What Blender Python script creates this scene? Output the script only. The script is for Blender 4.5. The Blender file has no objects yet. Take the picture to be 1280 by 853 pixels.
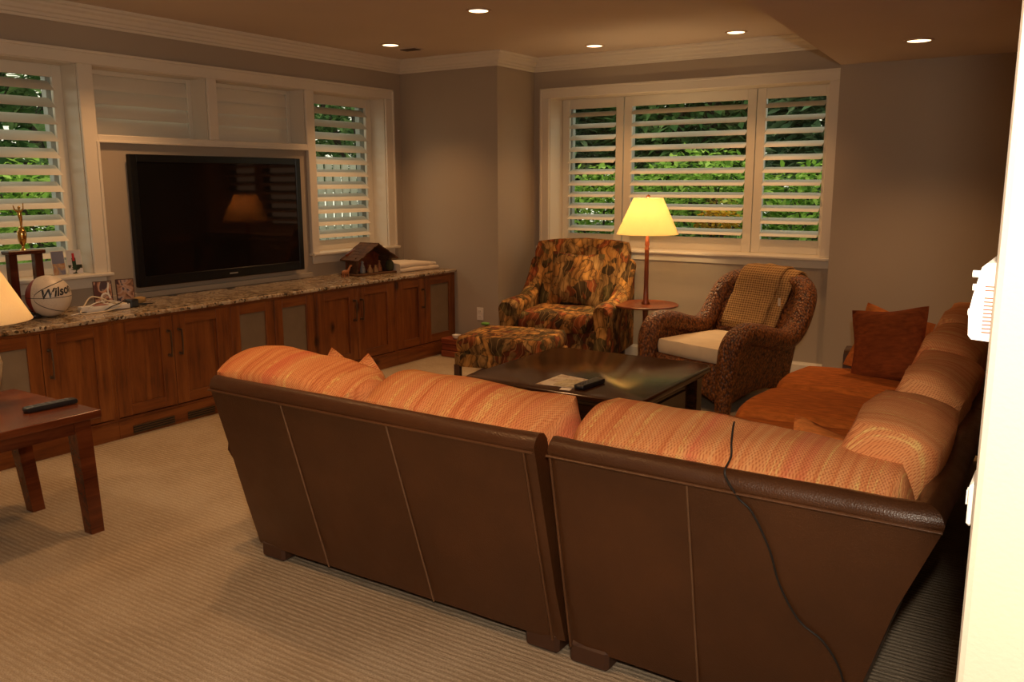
import bpy, bmesh, math, random
from mathutils import Vector, Matrix, noise

random.seed(7)
SC = bpy.context.scene
COL = SC.collection
PI = math.pi

# ------------------------------------------------------------------ camera
YAW, PITCH, ROLL = 0.58075, 0.18126, -0.00254
cam_data = bpy.data.cameras.new('camera')
cam_data.sensor_width = 36.0
cam_data.lens = 36.0 * 1083.8 / 1280.0
cam_data.clip_start = 0.05
cam = bpy.data.objects.new('camera', cam_data)
COL.objects.link(cam)
_f = Vector((-math.sin(YAW) * math.cos(PITCH), math.cos(YAW) * math.cos(PITCH), -math.sin(PITCH)))
_r0 = Vector((math.cos(YAW), math.sin(YAW), 0))
_u0 = _r0.cross(_f)
_r = math.cos(ROLL) * _r0 + math.sin(ROLL) * _u0
_u = -math.sin(ROLL) * _r0 + math.cos(ROLL) * _u0
cam.matrix_world = Matrix(((_r.x, _u.x, -_f.x, 5.363), (_r.y, _u.y, -_f.y, -6.313), (_r.z, _u.z, -_f.z, 1.523), (0, 0, 0, 1)))
SC.camera = cam

# ------------------------------------------------------------------ world, exposure, flash
SC.view_settings.view_transform = 'Standard'
SC.view_settings.look = 'None'
SC.view_settings.gamma = 1.0
SC.view_settings.use_curve_mapping = False
SC.view_settings.exposure = 0.0
SC.cycles.use_denoising = True
SC.cycles.max_bounces = 8
SC.cycles.transparent_max_bounces = 16
SC.cycles.sample_clamp_indirect = 4.0
SC.cycles.caustics_reflective = False
SC.cycles.caustics_refractive = False

SKY = 1.45
world = bpy.data.worlds.new('overcast_sky')
SC.world = world
world.use_nodes = True
_bg = world.node_tree.nodes['Background']
_bg.inputs[0].default_value = (1.0, 0.94, 0.72, 1)
_bg.inputs[1].default_value = SKY

WARM = (1.0, 0.51, 0.20)
CAN_POWER = 50.0
FLASH_POWER = 132.0
FLOOR_LAMP_POWER = 17.0
TABLE_LAMP_POWER = 5.0

_fl = bpy.data.lights.new('camera_flash', 'POINT')
_fl.energy = FLASH_POWER
_fl.color = (1.0, 0.84, 0.655)
_fl.shadow_soft_size = 0.03
flash = bpy.data.objects.new('camera_flash', _fl)
flash.location = (5.393, -6.30, 1.762)
COL.objects.link(flash)


# ------------------------------------------------------------------ object helpers
def tag(o, label=None, cat=None, group=None, kind=None):
    if label: o['label'] = label
    if cat: o['category'] = cat
    if group: o['group'] = group
    if kind: o['kind'] = kind
    return o


def thing(name, label, cat, loc=(0, 0, 0), rz=0.0, group=None):
    o = bpy.data.objects.new(name, None)
    o.empty_display_size = 0.1
    COL.objects.link(o)
    o.location = loc
    o.rotation_euler = (0, 0, rz)
    return tag(o, label, cat, group)


def struct(name, loc=(0, 0, 0)):
    o = bpy.data.objects.new(name, None)
    COL.objects.link(o)
    o.location = loc
    o['kind'] = 'structure'
    return o


def copy_tree(o, parent=None):
    c = o.copy()
    COL.objects.link(c)
    if parent: c.parent = parent
    for ch in list(o.children):
        copy_tree(ch, c)
    return c


class MB:
    """collects geometry that becomes one mesh object"""
    def __init__(s):
        s.bm = bmesh.new()

    def box(s, x0, x1, y0, y1, z0, z1, bev=0.0, seg=1):
        vs = [s.bm.verts.new((x, y, z)) for x in (x0, x1) for y in (y0, y1) for z in (z0, z1)]
        fs = [s.bm.faces.new([vs[i] for i in q]) for q in
              ((0, 1, 3, 2), (4, 6, 7, 5), (0, 4, 5, 1), (2, 3, 7, 6), (0, 2, 6, 4), (1, 5, 7, 3))]
        if bev > 0:
            es = list({e for f in fs for e in f.edges})
            bmesh.ops.bevel(s.bm, geom=es, offset=bev, segments=seg, affect='EDGES', profile=0.5)
        return s

    def poly_prism(s, pts, z0, z1):
        n = len(pts)
        a = [s.bm.verts.new((p[0], p[1], z0)) for p in pts]
        b = [s.bm.verts.new((p[0], p[1], z1)) for p in pts]
        s.bm.faces.new(a[::-1]); s.bm.faces.new(b)
        for i in range(n):
            s.bm.faces.new((a[i], a[(i + 1) % n], b[(i + 1) % n], b[i]))
        return s

    def loops(s, rings, closed=True, cap=True):
        """skin a list of rings with equal vertex counts"""
        R = [[s.bm.verts.new(p) for p in r] for r in rings]
        n = len(R[0])
        m = n if closed else n - 1
        for a, b in zip(R, R[1:]):
            for i in range(m):
                j = (i + 1) % n
                try: s.bm.faces.new((a[i], a[j], b[j], b[i]))
                except ValueError: pass
        if cap and closed:
            try:
                s.bm.faces.new(R[0][::-1]); s.bm.faces.new(R[-1])
            except ValueError: pass
        return s

    def lathe(s, prof, cx=0, cy=0, seg=24, cap=True):
        rings = [[(cx + r * math.cos(2 * PI * i / seg), cy + r * math.sin(2 * PI * i / seg), z) for i in range(seg)] for r, z in prof]
        return s.loops(rings, True, cap)

    def tube(s, pts, rad, seg=8, cap=True, flat=1.0):
        pts = [Vector(p) for p in pts]
        n = len(pts)
        rads = rad if isinstance(rad, (list, tuple)) else [rad] * n
        up = None
        rings = []
        for i, p in enumerate(pts):
            t = (pts[min(i + 1, n - 1)] - pts[max(i - 1, 0)]).normalized()
            if up is None:
                up = Vector((0, 0, 1)) if abs(t.z) < 0.9 else Vector((1, 0, 0))
            sx = t.cross(up)
            if sx.length < 1e-5: sx = t.cross(Vector((0, 1, 0)))
            sx.normalize()
            up = sx.cross(t).normalized()
            rings.append([p + (sx * math.cos(2 * PI * k / seg) + up * math.sin(2 * PI * k / seg) * flat) * rads[i] for k in range(seg)])
        return s.loops(rings, True, cap)

    def surf(s, fn, nu, nv):
        V = [[s.bm.verts.new(fn(i / nu, j / nv)) for j in range(nv + 1)] for i in range(nu + 1)]
        for i in range(nu):
            for j in range(nv):
                s.bm.faces.new((V[i][j], V[i + 1][j], V[i + 1][j + 1], V[i][j + 1]))
        return s

    def puff(s, c, h, k=0.5, n=10, wob=0.0, seed=0, fn=None):
        """soft rounded box: centre c, half sizes h, roundness k"""
        h = Vector(h); c = Vector(c)
        g = bmesh.new()
        bmesh.ops.create_cube(g, size=2.0)
        bmesh.ops.subdivide_edges(g, edges=g.edges[:], cuts=n, use_grid_fill=True)
        vm = {}
        for v in g.verts:
            x, y, z = v.co
            sp = Vector((x * math.sqrt(max(0, 1 - y * y / 2 - z * z / 2 + y * y * z * z / 3)),
                         y * math.sqrt(max(0, 1 - z * z / 2 - x * x / 2 + z * z * x * x / 3)),
                         z * math.sqrt(max(0, 1 - x * x / 2 - y * y / 2 + x * x * y * y / 3))))
            p = v.co.lerp(sp, k)
            q = Vector((p.x * h.x, p.y * h.y, p.z * h.z))
            if wob:
                d = noise.noise_vector(q * 5.0 + Vector((seed * 3.1, seed, 0))) * wob + noise.noise_vector(q * 13.0 + Vector((seed, 0, 7))) * wob * 0.35
                q += d
            if fn: q = fn(q)
            vm[v.index] = s.bm.verts.new(q + c)
        for f in g.faces:
            s.bm.faces.new([vm[v.index] for v in f.verts])
        g.free()
        return s

    def xf(s, M, since=0):
        s.bm.verts.ensure_lookup_table()
        for v in s.bm.verts[since:]: v.co = M @ v.co
        return s

    def build(s, name, mat, parent=None, smooth=None, off=None, recalc=True):
        if off is not None:
            o_ = Vector(off)
            for v in s.bm.verts: v.co -= o_
        if recalc:
            bmesh.ops.recalc_face_normals(s.bm, faces=s.bm.faces[:])
        me = bpy.data.meshes.new(name)
        s.bm.to_mesh(me); s.bm.free()
        if smooth is not None:
            for p in me.polygons: p.use_smooth = True
            me.set_sharp_from_angle(angle=math.radians(smooth))
        for m in (mat if isinstance(mat, (list, tuple)) else [mat]):
            me.materials.append(m)
        o = bpy.data.objects.new(name, me)
        COL.objects.link(o)
        if parent: o.parent = parent
        return o


def B(*a, **k):
    return MB().box(*a, **k)


# ------------------------------------------------------------------ material helpers
class Mat:
    def __init__(s, name):
        s.m = bpy.data.materials.new(name)
        s.m.use_nodes = True
        s.t = s.m.node_tree
        s.p = s.t.nodes['Principled BSDF']
        s.out = s.t.nodes['Material Output']

    def n(s, typ, **kw):
        nd = s.t.nodes.new(typ)
        for k, v in kw.items():
            if k.startswith('i_'):
                key = k[2:]
                nd.inputs[int(key) if key.isdigit() else key].default_value = v
            else:
                setattr(nd, k, v)
        return nd

    def l(s, a, b):
        s.t.links.new(a, b)

    def coord(s, scale=(1, 1, 1), rot=(0, 0, 0), kind='Object'):
        tc = s.n('ShaderNodeTexCoord'); mp = s.n('ShaderNodeMapping')
        mp.inputs['Scale'].default_value = scale
        mp.inputs['Rotation'].default_value = rot
        s.l(tc.outputs[kind], mp.inputs['Vector'])
        return mp.outputs['Vector']

    def noise(s, vec, scale, detail=3, rough=0.5, dist=0.0):
        nd = s.n('ShaderNodeTexNoise')
        nd.inputs['Scale'].default_value = scale
        nd.inputs['Detail'].default_value = detail
        nd.inputs['Roughness'].default_value = rough
        nd.inputs['Distortion'].default_value = dist
        s.l(vec, nd.inputs['Vector'])
        return nd.outputs['Fac']

    def ramp(s, fac, stops, interp='LINEAR'):
        nd = s.n('ShaderNodeValToRGB')
        cr = nd.color_ramp
        cr.interpolation = interp
        while len(cr.elements) < len(stops): cr.elements.new(0.5)
        for e, (p, c) in zip(cr.elements, stops):
            e.position = p
            e.color = (*c, 1) if len(c) == 3 else c
        s.l(fac, nd.inputs[0])
        return nd.outputs[0]

    def mix(s, fac, a, b, mode='MIX'):
        nd = s.n('ShaderNodeMix', data_type='RGBA', blend_type=mode)
        if isinstance(fac, (int, float)): nd.inputs[0].default_value = fac
        else: s.l(fac, nd.inputs[0])
        for v, i in ((a, 6), (b, 7)):
            if isinstance(v, tuple): nd.inputs[i].default_value = (*v, 1)
            else: s.l(v, nd.inputs[i])
        return nd.outputs[2]

    def math(s, op, a, b=None):
        nd = s.n('ShaderNodeMath', operation=op)
        for v, i in ((a, 0), (b, 1)):
            if v is None: continue
            if isinstance(v, (int, float)): nd.inputs[i].default_value = v
            else: s.l(v, nd.inputs[i])
        return nd.outputs[0]

    def bump(s, h, strength=0.3, dist=0.01):
        nd = s.n('ShaderNodeBump')
        nd.inputs['Strength'].default_value = strength
        nd.inputs['Distance'].default_value = dist
        s.l(h, nd.inputs['Height'])
        s.l(nd.outputs['Normal'], s.p.inputs['Normal'])

    def base(s, c, rough=0.5, metal=0.0, spec=0.5):
        if isinstance(c, tuple): s.p.inputs['Base Color'].default_value = (*c, 1)
        else: s.l(c, s.p.inputs['Base Color'])
        if isinstance(rough, (int, float)): s.p.inputs['Roughness'].default_value = rough
        else: s.l(rough, s.p.inputs['Roughness'])
        s.p.inputs['Metallic'].default_value = metal
        s.p.inputs['Specular IOR Level'].default_value = spec
        return s


def plain(name, c, rough=0.5, metal=0.0, spec=0.5, vary=0.06):
    M = Mat(name)
    v = M.coord()
    f = M.noise(v, 9.0, 3)
    lo = tuple(x * (1 - vary) for x in c); hi = tuple(min(1, x * (1 + vary)) for x in c)
    M.base(M.ramp(f, [(0.3, lo), (0.7, hi)]), rough, metal, spec)
    return M.m


def paint(name, c, rough=0.7, bump=0.12, bscale=260):
    M = Mat(name)
    v = M.coord(kind='Object')
    f = M.noise(v, 1.3, 2)
    M.base(M.ramp(f, [(0.3, tuple(x * 0.97 for x in c)), (0.7, tuple(min(1, x * 1.03) for x in c))]), rough, 0, 0.3)
    if bump: M.bump(M.noise(v, bscale, 2), bump, 0.002)
    return M.m


def wood(name, dark, mid, light, axis='z', scale=1.0, rough=0.4, knots=False, spec=0.5):
    M = Mat(name)
    sc = {'x': (0.8, 9, 9), 'y': (9, 0.8, 9), 'z': (9, 9, 0.8)}[axis]
    v = M.coord(tuple(q * scale for q in sc))
    g = M.noise(v, 2.2, 6, 0.6, 0.8)
    fine = M.noise(M.coord(tuple(q * scale * 5 for q in sc)), 3.0, 3, 0.6)
    big = M.noise(M.coord((2.3, 2.3, 2.3)), 1.6, 2)
    f = M.math('ADD', M.math('MULTIPLY', g, 0.65), M.math('ADD', M.math('MULTIPLY', fine, 0.15), M.math('MULTIPLY', big, 0.22)))
    c = M.ramp(f, [(0.36, dark), (0.5, mid), (0.66, light)])
    if knots:
        vo = M.n('ShaderNodeTexVoronoi')
        ks = {'x': (3, 6, 6), 'y': (6, 3, 6), 'z': (6, 6, 3.4)}[axis]
        M.l(M.coord(ks), vo.inputs['Vector'])
        vo.inputs['Scale'].default_value = 0.75
        k = M.ramp(vo.outputs['Distance'], [(0.06, (1, 1, 1)), (0.16, (0, 0, 0))])
        c = M.mix(k, c, tuple(x * 0.45 for x in dark))
    M.base(c, rough, 0, spec)
    M.bump(fine, 0.06, 0.002)
    return M.m


def tweed(name, axis, bright=1.0):
    """woven orange cushion cloth with yellow and rose slubs across the cushion"""
    M = Mat(name)
    st = {'x': (1, 0.03, 0.03), 'y': (0.03, 1, 0.03)}[axis]
    v = M.coord(st)
    w1 = M.noise(v, 46, 3, 0.6)
    w2 = M.noise(v, 27, 2, 0.5)
    c = M.ramp(w1, [(0.30, (0.60, 0.17, 0.06)), (0.46, (0.75, 0.295, 0.11)), (0.58, (0.79, 0.355, 0.14)), (0.72, (0.81, 0.43, 0.18))])
    y = M.ramp(w2, [(0.575, (0, 0, 0)), (0.60, (1, 1, 1)), (0.63, (0, 0, 0))])
    dash = M.noise(M.coord(), 55, 2)
    y = M.math('MULTIPLY', y, M.ramp(dash, [(0.35, (0.15, 0.15, 0.15)), (0.6, (1, 1, 1))]))
    c = M.mix(y, c, (0.86, 0.62, 0.22))
    r = M.ramp(M.noise(M.coord(tuple(q * 1.0 for q in st)), 8.0, 2), [(0.56, (0, 0, 0)), (0.64, (0.65, 0.65, 0.65))])
    c = M.mix(r, c, (0.74, 0.17, 0.095))
    # thread grid
    sp = M.n('ShaderNodeSeparateXYZ'); M.l(M.coord(), sp.inputs[0])
    al = sp.outputs[0] if axis == 'x' else sp.outputs[1]
    ac_ = M.math('SUBTRACT', sp.outputs[2], sp.outputs[1] if axis == 'x' else sp.outputs[0])
    jit = M.noise(M.coord(), 30, 2)
    ph1 = M.math('ADD', M.math('MULTIPLY', al, 2 * PI / 0.0095), M.math('MULTIPLY', jit, 7.0))
    ph2 = M.math('ADD', M.math('MULTIPLY', ac_, 2 * PI / 0.0095), M.math('MULTIPLY', jit, 7.0))
    grid = M.math('ADD', M.math('MULTIPLY', M.math('MULTIPLY', M.math('SINE', ph1), M.math('SINE', ph2)), 0.38), 0.5)
    fz = M.noise(M.coord(), 150, 2, 0.6)
    grid = M.math('ADD', M.math('MULTIPLY', grid, 0.7), M.math('MULTIPLY', fz, 0.3))
    c = M.mix(M.ramp(grid, [(0.30, (0.72, 0.72, 0.72)), (0.5, (0, 0, 0))]), c, (0.48, 0.13, 0.045))
    c = M.mix(M.ramp(grid, [(0.58, (0, 0, 0)), (0.72, (0.3, 0.3, 0.3))]), c, (0.86, 0.46, 0.17))
    if bright != 1.0: c = M.mix(1.0, c, (bright, bright, bright), 'MULTIPLY')
    M.base(c, 0.95, 0, 0.15)
    M.bump(grid, 0.5, 0.004)
    return M.m


def chenille(name, col):
    M = Mat(name)
    v = M.coord((0.25, 1, 1))
    f = M.noise(v, 60, 3, 0.6)
    b = M.noise(M.coord(), 5, 2)
    c = M.ramp(f, [(0.3, tuple(x * 0.6 for x in col)), (0.7, tuple(min(1, x * 1.2) for x in col))])
    c = M.mix(M.ramp(b, [(0.4, (0, 0, 0)), (0.7, (0.5, 0.5, 0.5))]), c, tuple(x * 0.75 for x in col))
    M.base(c, 0.9, 0, 0.2)
    M.bump(f, 0.35, 0.004)
    return M.m


def floral(name, scale=6.6):
    M = Mat(name)
    v = M.coord((1, 1, 1))
    wob = M.n('ShaderNodeTexNoise'); wob.inputs['Scale'].default_value = 5.0; wob.inputs['Detail'].default_value = 3
    M.l(v, wob.inputs['Vector'])
    vm = M.n('ShaderNodeVectorMath', operation='MULTIPLY_ADD')
    M.l(wob.outputs['Color'], vm.inputs[0]); vm.inputs[1].default_value = (0.26, 0.26, 0.26); M.l(v, vm.inputs[2])

    def layer(rot, sc):
        mp = M.n('ShaderNodeMapping'); mp.inputs['Scale'].default_value = (1.7, 1.5, 0.8); mp.inputs['Rotation'].default_value = rot
        M.l(vm.outputs[0], mp.inputs['Vector'])
        vo = M.n('ShaderNodeTexVoronoi'); vo.inputs['Scale'].default_value = sc; M.l(mp.outputs[0], vo.inputs['Vector'])
        ed = M.n('ShaderNodeTexVoronoi', feature='DISTANCE_TO_EDGE'); ed.inputs['Scale'].default_value = sc; M.l(mp.outputs[0], ed.inputs['Vector'])
        sep = M.n('ShaderNodeSeparateColor'); M.l(vo.outputs['Color'], sep.inputs[0])
        c = M.ramp(sep.outputs[0], [(0.0, (0.07, 0.045, 0.02)), (0.12, (0.44, 0.22, 0.065)), (0.34, (0.30, 0.085, 0.028)), (0.46, (0.38, 0.23, 0.09)),
                                    (0.66, (0.13, 0.10, 0.04)), (0.76, (0.52, 0.28, 0.08)), (0.92, (0.20, 0.05, 0.02))], 'CONSTANT')
        # each leaf pales from its tip side to the other
        g = M.n('ShaderNodeVectorMath', operation='SUBTRACT'); M.l(mp.outputs[0], g.inputs[0]); M.l(vo.outputs['Position'], g.inputs[1])
        d = M.ramp(vo.outputs['Distance'], [(0.1, (1.25, 1.2, 1.1)), (0.6, (0.5, 0.45, 0.4))])
        c = M.mix(1.0, c, d, 'MULTIPLY')
        return M.mix(M.ramp(ed.outputs['Distance'], [(0.01, (0.8, 0.8, 0.8)), (0.05, (0, 0, 0))]), c, (0.05, 0.028, 0.012))
    a = layer((0.5, 0.65, 0.3), scale); b = layer((0.2, -0.75, -0.4), scale * 1.15)
    sel = M.ramp(M.noise(v, 7.0, 1), [(0.49, (0, 0, 0)), (0.51, (1, 1, 1))])
    c = M.mix(sel, a, b)
    wv = M.n('ShaderNodeTexWave'); wv.inputs['Scale'].default_value = 6; wv.inputs['Distortion'].default_value = 14; wv.inputs['Detail'].default_value = 2; wv.inputs['Detail Scale'].default_value = 0.7
    M.l(v, wv.inputs['Vector'])
    c = M.mix(M.ramp(wv.outputs['Fac'], [(0.05, (0.55, 0.55, 0.55)), (0.16, (0, 0, 0))]), c, (0.07, 0.035, 0.014))
    c = M.mix(M.ramp(wv.outputs['Fac'], [(0.93, (0, 0, 0)), (0.99, (0.25, 0.25, 0.25))]), c, (0.62, 0.38, 0.14))
    M.base(c, 0.85, 0, 0.2)
    M.bump(M.noise(v, 190, 2), 0.2, 0.002)
    return M.m


def wicker_mat(name):
    M = Mat(name)
    tc = M.coord((1, 1, 1))
    mp = M.n('ShaderNodeMapping'); mp.inputs['Scale'].default_value = (1.0, 1.0, 0.62); mp.inputs['Rotation'].default_value = (0.5, 0.6, 0.4)
    M.l(tc, mp.inputs['Vector'])
    vo = M.n('ShaderNodeTexVoronoi'); vo.inputs['Scale'].default_value = 80; M.l(mp.outputs[0], vo.inputs['Vector'])
    sep = M.n('ShaderNodeSeparateColor'); M.l(vo.outputs['Color'], sep.inputs[0])
    h = M.math('SUBTRACT', 1.0, vo.outputs['Distance'])
    n = M.noise(tc, 30, 3)
    f = M.math('ADD', M.math('MULTIPLY', h, 0.75), M.math('MULTIPLY', sep.outputs[0], 0.28))
    c = M.ramp(f, [(0.25, (0.035, 0.010, 0.004)), (0.5, (0.15, 0.046, 0.010)), (0.75, (0.27, 0.090, 0.018)), (0.95, (0.42, 0.165, 0.042))])
    M.base(c, 0.42, 0, 0.5)
    M.bump(M.math('ADD', h, M.math('MULTIPLY', n, 0.4)), 0.9, 0.01)
    return M.m


def leather_mat(name, c):
    M = Mat(name)
    v = M.coord()
    vo = M.n('ShaderNodeTexVoronoi'); vo.inputs['Scale'].default_value = 230; M.l(v, vo.inputs['Vector'])
    big = M.noise(v, 3.0, 4, 0.55)
    col = M.ramp(big, [(0.3, tuple(x * 0.82 for x in c)), (0.5, c), (0.72, tuple(x * 1.25 for x in c))])
    r = M.ramp(M.noise(v, 14, 3), [(0.3, (0.29, 0.29, 0.29)), (0.7, (0.43, 0.43, 0.43))])
    M.base(col, r, 0, 0.45)
    h = M.math('ADD', M.math('MULTIPLY', vo.outputs['Distance'], 0.35), M.noise(v, 9, 3))
    M.bump(h, 0.16, 0.012)
    return M.m


def granite_mat(name):
    M = Mat(name)
    v = M.coord()
    a = M.noise(v, 12, 6, 0.65, 0.6)
    c = M.ramp(a, [(0.33, (0.06, 0.045, 0.035)), (0.42, (0.25, 0.16, 0.09)), (0.5, (0.42, 0.29, 0.17)), (0.58, (0.48, 0.41, 0.31)), (0.68, (0.30, 0.14, 0.06))])
    vo = M.n('ShaderNodeTexVoronoi'); vo.inputs['Scale'].default_value = 75; M.l(v, vo.inputs['Vector'])
    s = M.n('ShaderNodeSeparateColor'); M.l(vo.outputs['Color'], s.inputs[0])
    c = M.mix(M.ramp(s.outputs[0], [(0.80, (0, 0, 0)), (0.84, (0.85, 0.85, 0.85))]), c, (0.03, 0.025, 0.02))
    c = M.mix(M.ramp(s.outputs[1], [(0.78, (0, 0, 0)), (0.84, (0.5, 0.5, 0.5))]), c, (0.62, 0.54, 0.42))
    M.base(c, 0.16, 0, 0.5)
    return M.m


def carpet_mat(name):
    M = Mat(name)
    v = M.coord((1, 1, 1), kind='Object')
    wob = M.noise(M.coord((2.0, 7, 1)), 2.5, 2)
    sp = M.n('ShaderNodeSeparateXYZ'); M.l(v, sp.inputs[0])
    ph = M.math('ADD', M.math('MULTIPLY', sp.outputs[1], 2 * PI / 0.024), M.math('MULTIPLY', wob, 5.0))
    rib = M.math('ADD', M.math('MULTIPLY', M.math('SINE', ph), 0.5), 0.5)
    brk = M.noise(M.coord((14, 70, 1)), 1.6, 3, 0.7)
    rib2 = M.math('MULTIPLY', rib, M.ramp(brk, [(0.35, (0.15, 0.15, 0.15)), (0.6, (1, 1, 1))]))
    nap = M.noise(M.coord((1.3, 1.3, 1)), 1.7, 3, 0.6)
    c = M.ramp(rib2, [(0.0, (0.35, 0.272, 0.185)), (0.45, (0.46, 0.37, 0.262)), (0.9, (0.53, 0.435, 0.315))])
    c = M.mix(M.ramp(nap, [(0.4, (0, 0, 0)), (0.62, (0.6, 0.6, 0.6))]), c, (0.54, 0.45, 0.335))
    fz = M.noise(v, 170, 3, 0.7)
    c = M.mix(M.ramp(fz, [(0.38, (0.65, 0.65, 0.65)), (0.56, (0, 0, 0))]), c, (0.25, 0.19, 0.13))
    M.base(c, 1.0, 0, 0.05)
    M.bump(M.math('ADD', rib2, M.math('MULTIPLY', fz, 0.6)), 0.5, 0.008)
    return M.m


def glass_mat(name):
    M = Mat(name)
    tr = M.n('ShaderNodeBsdfTransparent'); tr.inputs[0].default_value = (0.94, 0.97, 0.95, 1)
    gl = M.n('ShaderNodeBsdfGlossy'); gl.inputs['Roughness'].default_value = 0.02
    lw = M.n('ShaderNodeLayerWeight'); lw.inputs[0].default_value = 0.5
    fr_ = M.math('ADD', M.math('MULTIPLY', M.math('POWER', lw.outputs['Facing'], 4.0), 0.45), 0.025)
    mx = M.n('ShaderNodeMixShader')
    M.l(fr_, mx.inputs[0]); M.l(tr.outputs[0], mx.inputs[1]); M.l(gl.outputs[0], mx.inputs[2])
    M.l(mx.outputs[0], M.out.inputs['Surface'])
    return M.m


def shade_mat(name, c, tr=0.55):
    M = Mat(name)
    v = M.coord()
    f = M.noise(M.coord((30, 30, 2)), 8, 2)
    col = M.ramp(f, [(0.3, tuple(x * 0.95 for x in c)), (0.7, c)])
    di = M.n('ShaderNodeBsdfDiffuse'); tl = M.n('ShaderNodeBsdfTranslucent'); mx = M.n('ShaderNodeMixShader')
    M.l(col, di.inputs[0]); M.l(col, tl.inputs[0])
    mx.inputs[0].default_value = tr
    M.l(di.outputs[0], mx.inputs[1]); M.l(tl.outputs[0], mx.inputs[2])
    M.l(mx.outputs[0], M.out.inputs['Surface'])
    return M.m


def leaf_mat(name, lo, mid, hi, sc=2.2):
    M = Mat(name)
    geo = M.n('ShaderNodeNewGeometry')
    n = M.noise(M.coord(), sc, 3)
    f = M.math('ADD', M.math('MULTIPLY', geo.outputs['Random Per Island'], 0.6), M.math('MULTIPLY', n, 0.5))
    c = M.ramp(f, [(0.25, lo), (0.55, mid), (0.85, hi)])
    di = M.n('ShaderNodeBsdfDiffuse'); tl = M.n('ShaderNodeBsdfTranslucent'); mx = M.n('ShaderNodeMixShader')
    M.l(c, di.inputs[0]); M.l(c, tl.inputs[0]); mx.inputs[0].default_value = 0.35
    M.l(di.outputs[0], mx.inputs[1]); M.l(tl.outputs[0], mx.inputs[2])
    M.l(mx.outputs[0], M.out.inputs['Surface'])
    return M.m


def emit_mat(name, c, s):
    M = Mat(name)
    M.base((0.8, 0.7, 0.5), 0.5)
    M.p.inputs['Emission Color'].default_value = (*c, 1)
    M.p.inputs['Emission Strength'].default_value = s
    return M.m


def patch_mat(name, stops, scale=24, seed=0.0, dist=0.8):
    """a printed snapshot: soft patches of flat colour"""
    M = Mat(name)
    v = M.coord((1, 1, 1))
    mp = M.n('ShaderNodeMapping'); mp.inputs['Location'].default_value = (seed, seed * 0.7, seed * 1.3); M.l(v, mp.inputs[0])
    f = M.noise(mp.outputs[0], scale, 2, 0.5, dist)
    M.base(M.ramp(f, stops), 0.3, 0, 0.4)
    return M.m


WALL = paint('taupe_wall_paint', (0.41, 0.345, 0.275), 0.75)
CEIL = paint('ceiling_paint', (0.62, 0.53, 0.45), 0.85, 0.1)
WHITE = paint('white_trim_paint', (0.72, 0.665, 0.575), 0.4, 0)
SHUT = paint('shutter_paint', (0.74, 0.70, 0.61), 0.4, 0)
SASH = plain('window_sash_vinyl', (0.42, 0.43, 0.41), 0.5)
CARPET = carpet_mat('ribbed_carpet')
GRANITE = granite_mat('granite')
ALDER = wood('knotty_alder', (0.085, 0.022, 0.005), (0.185, 0.052, 0.010), (0.26, 0.086, 0.018), 'z', 1, 0.36, True)
ALDER_H = wood('knotty_alder_rail', (0.085, 0.022, 0.005), (0.18, 0.050, 0.010), (0.25, 0.082, 0.018), 'y', 1, 0.36, True)
CLOTH = plain('speaker_cloth', (0.20, 0.145, 0.095), 0.95, 0, 0.1)
BRONZE = plain('dark_bronze', (0.17, 0.12, 0.08), 0.33, 0.9)
LEATHER = leather_mat('brown_leather', (0.073, 0.0262, 0.0088))
PIPING = leather_mat('leather_piping', (0.115, 0.048, 0.02))
SEAM = plain('leather_seam', (0.17, 0.085, 0.04), 0.6)
FOOT = plain('dark_foot_wood', (0.06, 0.024, 0.012), 0.5)
TW_X = tweed('cushion_tweed_x', 'x')
TW_Y = tweed('cushion_tweed_y', 'y')
SEAT_C = chenille('seat_chenille', (0.55, 0.155, 0.026))
PIL_D = chenille('dark_pillow_cloth', (0.27, 0.062, 0.013))
PIL_O = chenille('orange_pillow_cloth', (0.62, 0.19, 0.04))
FLORAL = floral('leaf_print_fabric')
WICK = wicker_mat('woven_wicker')
CREAM = plain('cream_canvas', (0.66, 0.55, 0.40), 0.85, 0, 0.2)
DARKWOOD = wood('espresso_table_wood', (0.016, 0.006, 0.003), (0.036, 0.013, 0.005), (0.058, 0.021, 0.007), 'x', 0.7, 0.17)
LAMPWOOD = wood('red_mahogany', (0.10, 0.022, 0.008), (0.18, 0.042, 0.014), (0.25, 0.07, 0.022), 'z', 1, 0.28)
SIDEWOOD = wood('side_table_wood', (0.05, 0.011, 0.004), (0.11, 0.026, 0.008), (0.165, 0.045, 0.014), 'y', 0.8, 0.24)
SHADE = shade_mat('parchment_shade', (0.90, 0.78, 0.50))
SHADE2 = shade_mat('linen_shade', (0.88, 0.74, 0.52), 0.5)
BLACK = plain('black_plastic', (0.016, 0.016, 0.018), 0.35)
BLACKR = plain('black_rubber', (0.02, 0.018, 0.016), 0.55)
SCREEN = plain('tv_glass', (0.006, 0.006, 0.006), 0.035, 0, 0.14, 0)
SCREEN.node_tree.nodes['Principled BSDF'].inputs['Specular Tint'].default_value = (1.0, 0.36, 0.18, 1)
TVB = plain('tv_bezel', (0.008, 0.008, 0.009), 0.3, 0, 0.2)
GREYB = plain('grey_button', (0.16, 0.16, 0.17), 0.5)
SILVER = plain('silver_print', (0.35, 0.33, 0.31), 0.4, 0.4)
WHITEP = plain('white_plastic', (0.74, 0.70, 0.64), 0.45)
PAPER = plain('paper', (0.72, 0.66, 0.58), 0.7)
GOLD = plain('gold_metal', (0.72, 0.45, 0.14), 0.18, 1.0)
GLASS = glass_mat('window_glass')
CANEMIT = emit_mat('halogen_bulb', (1.0, 0.72, 0.38), 5.0)
ALUM = plain('can_reflector', (0.70, 0.52, 0.40), 0.35, 0.6)
TERRY = plain('terry_towel', (0.72, 0.63, 0.52), 0.95, 0, 0.1)
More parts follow.
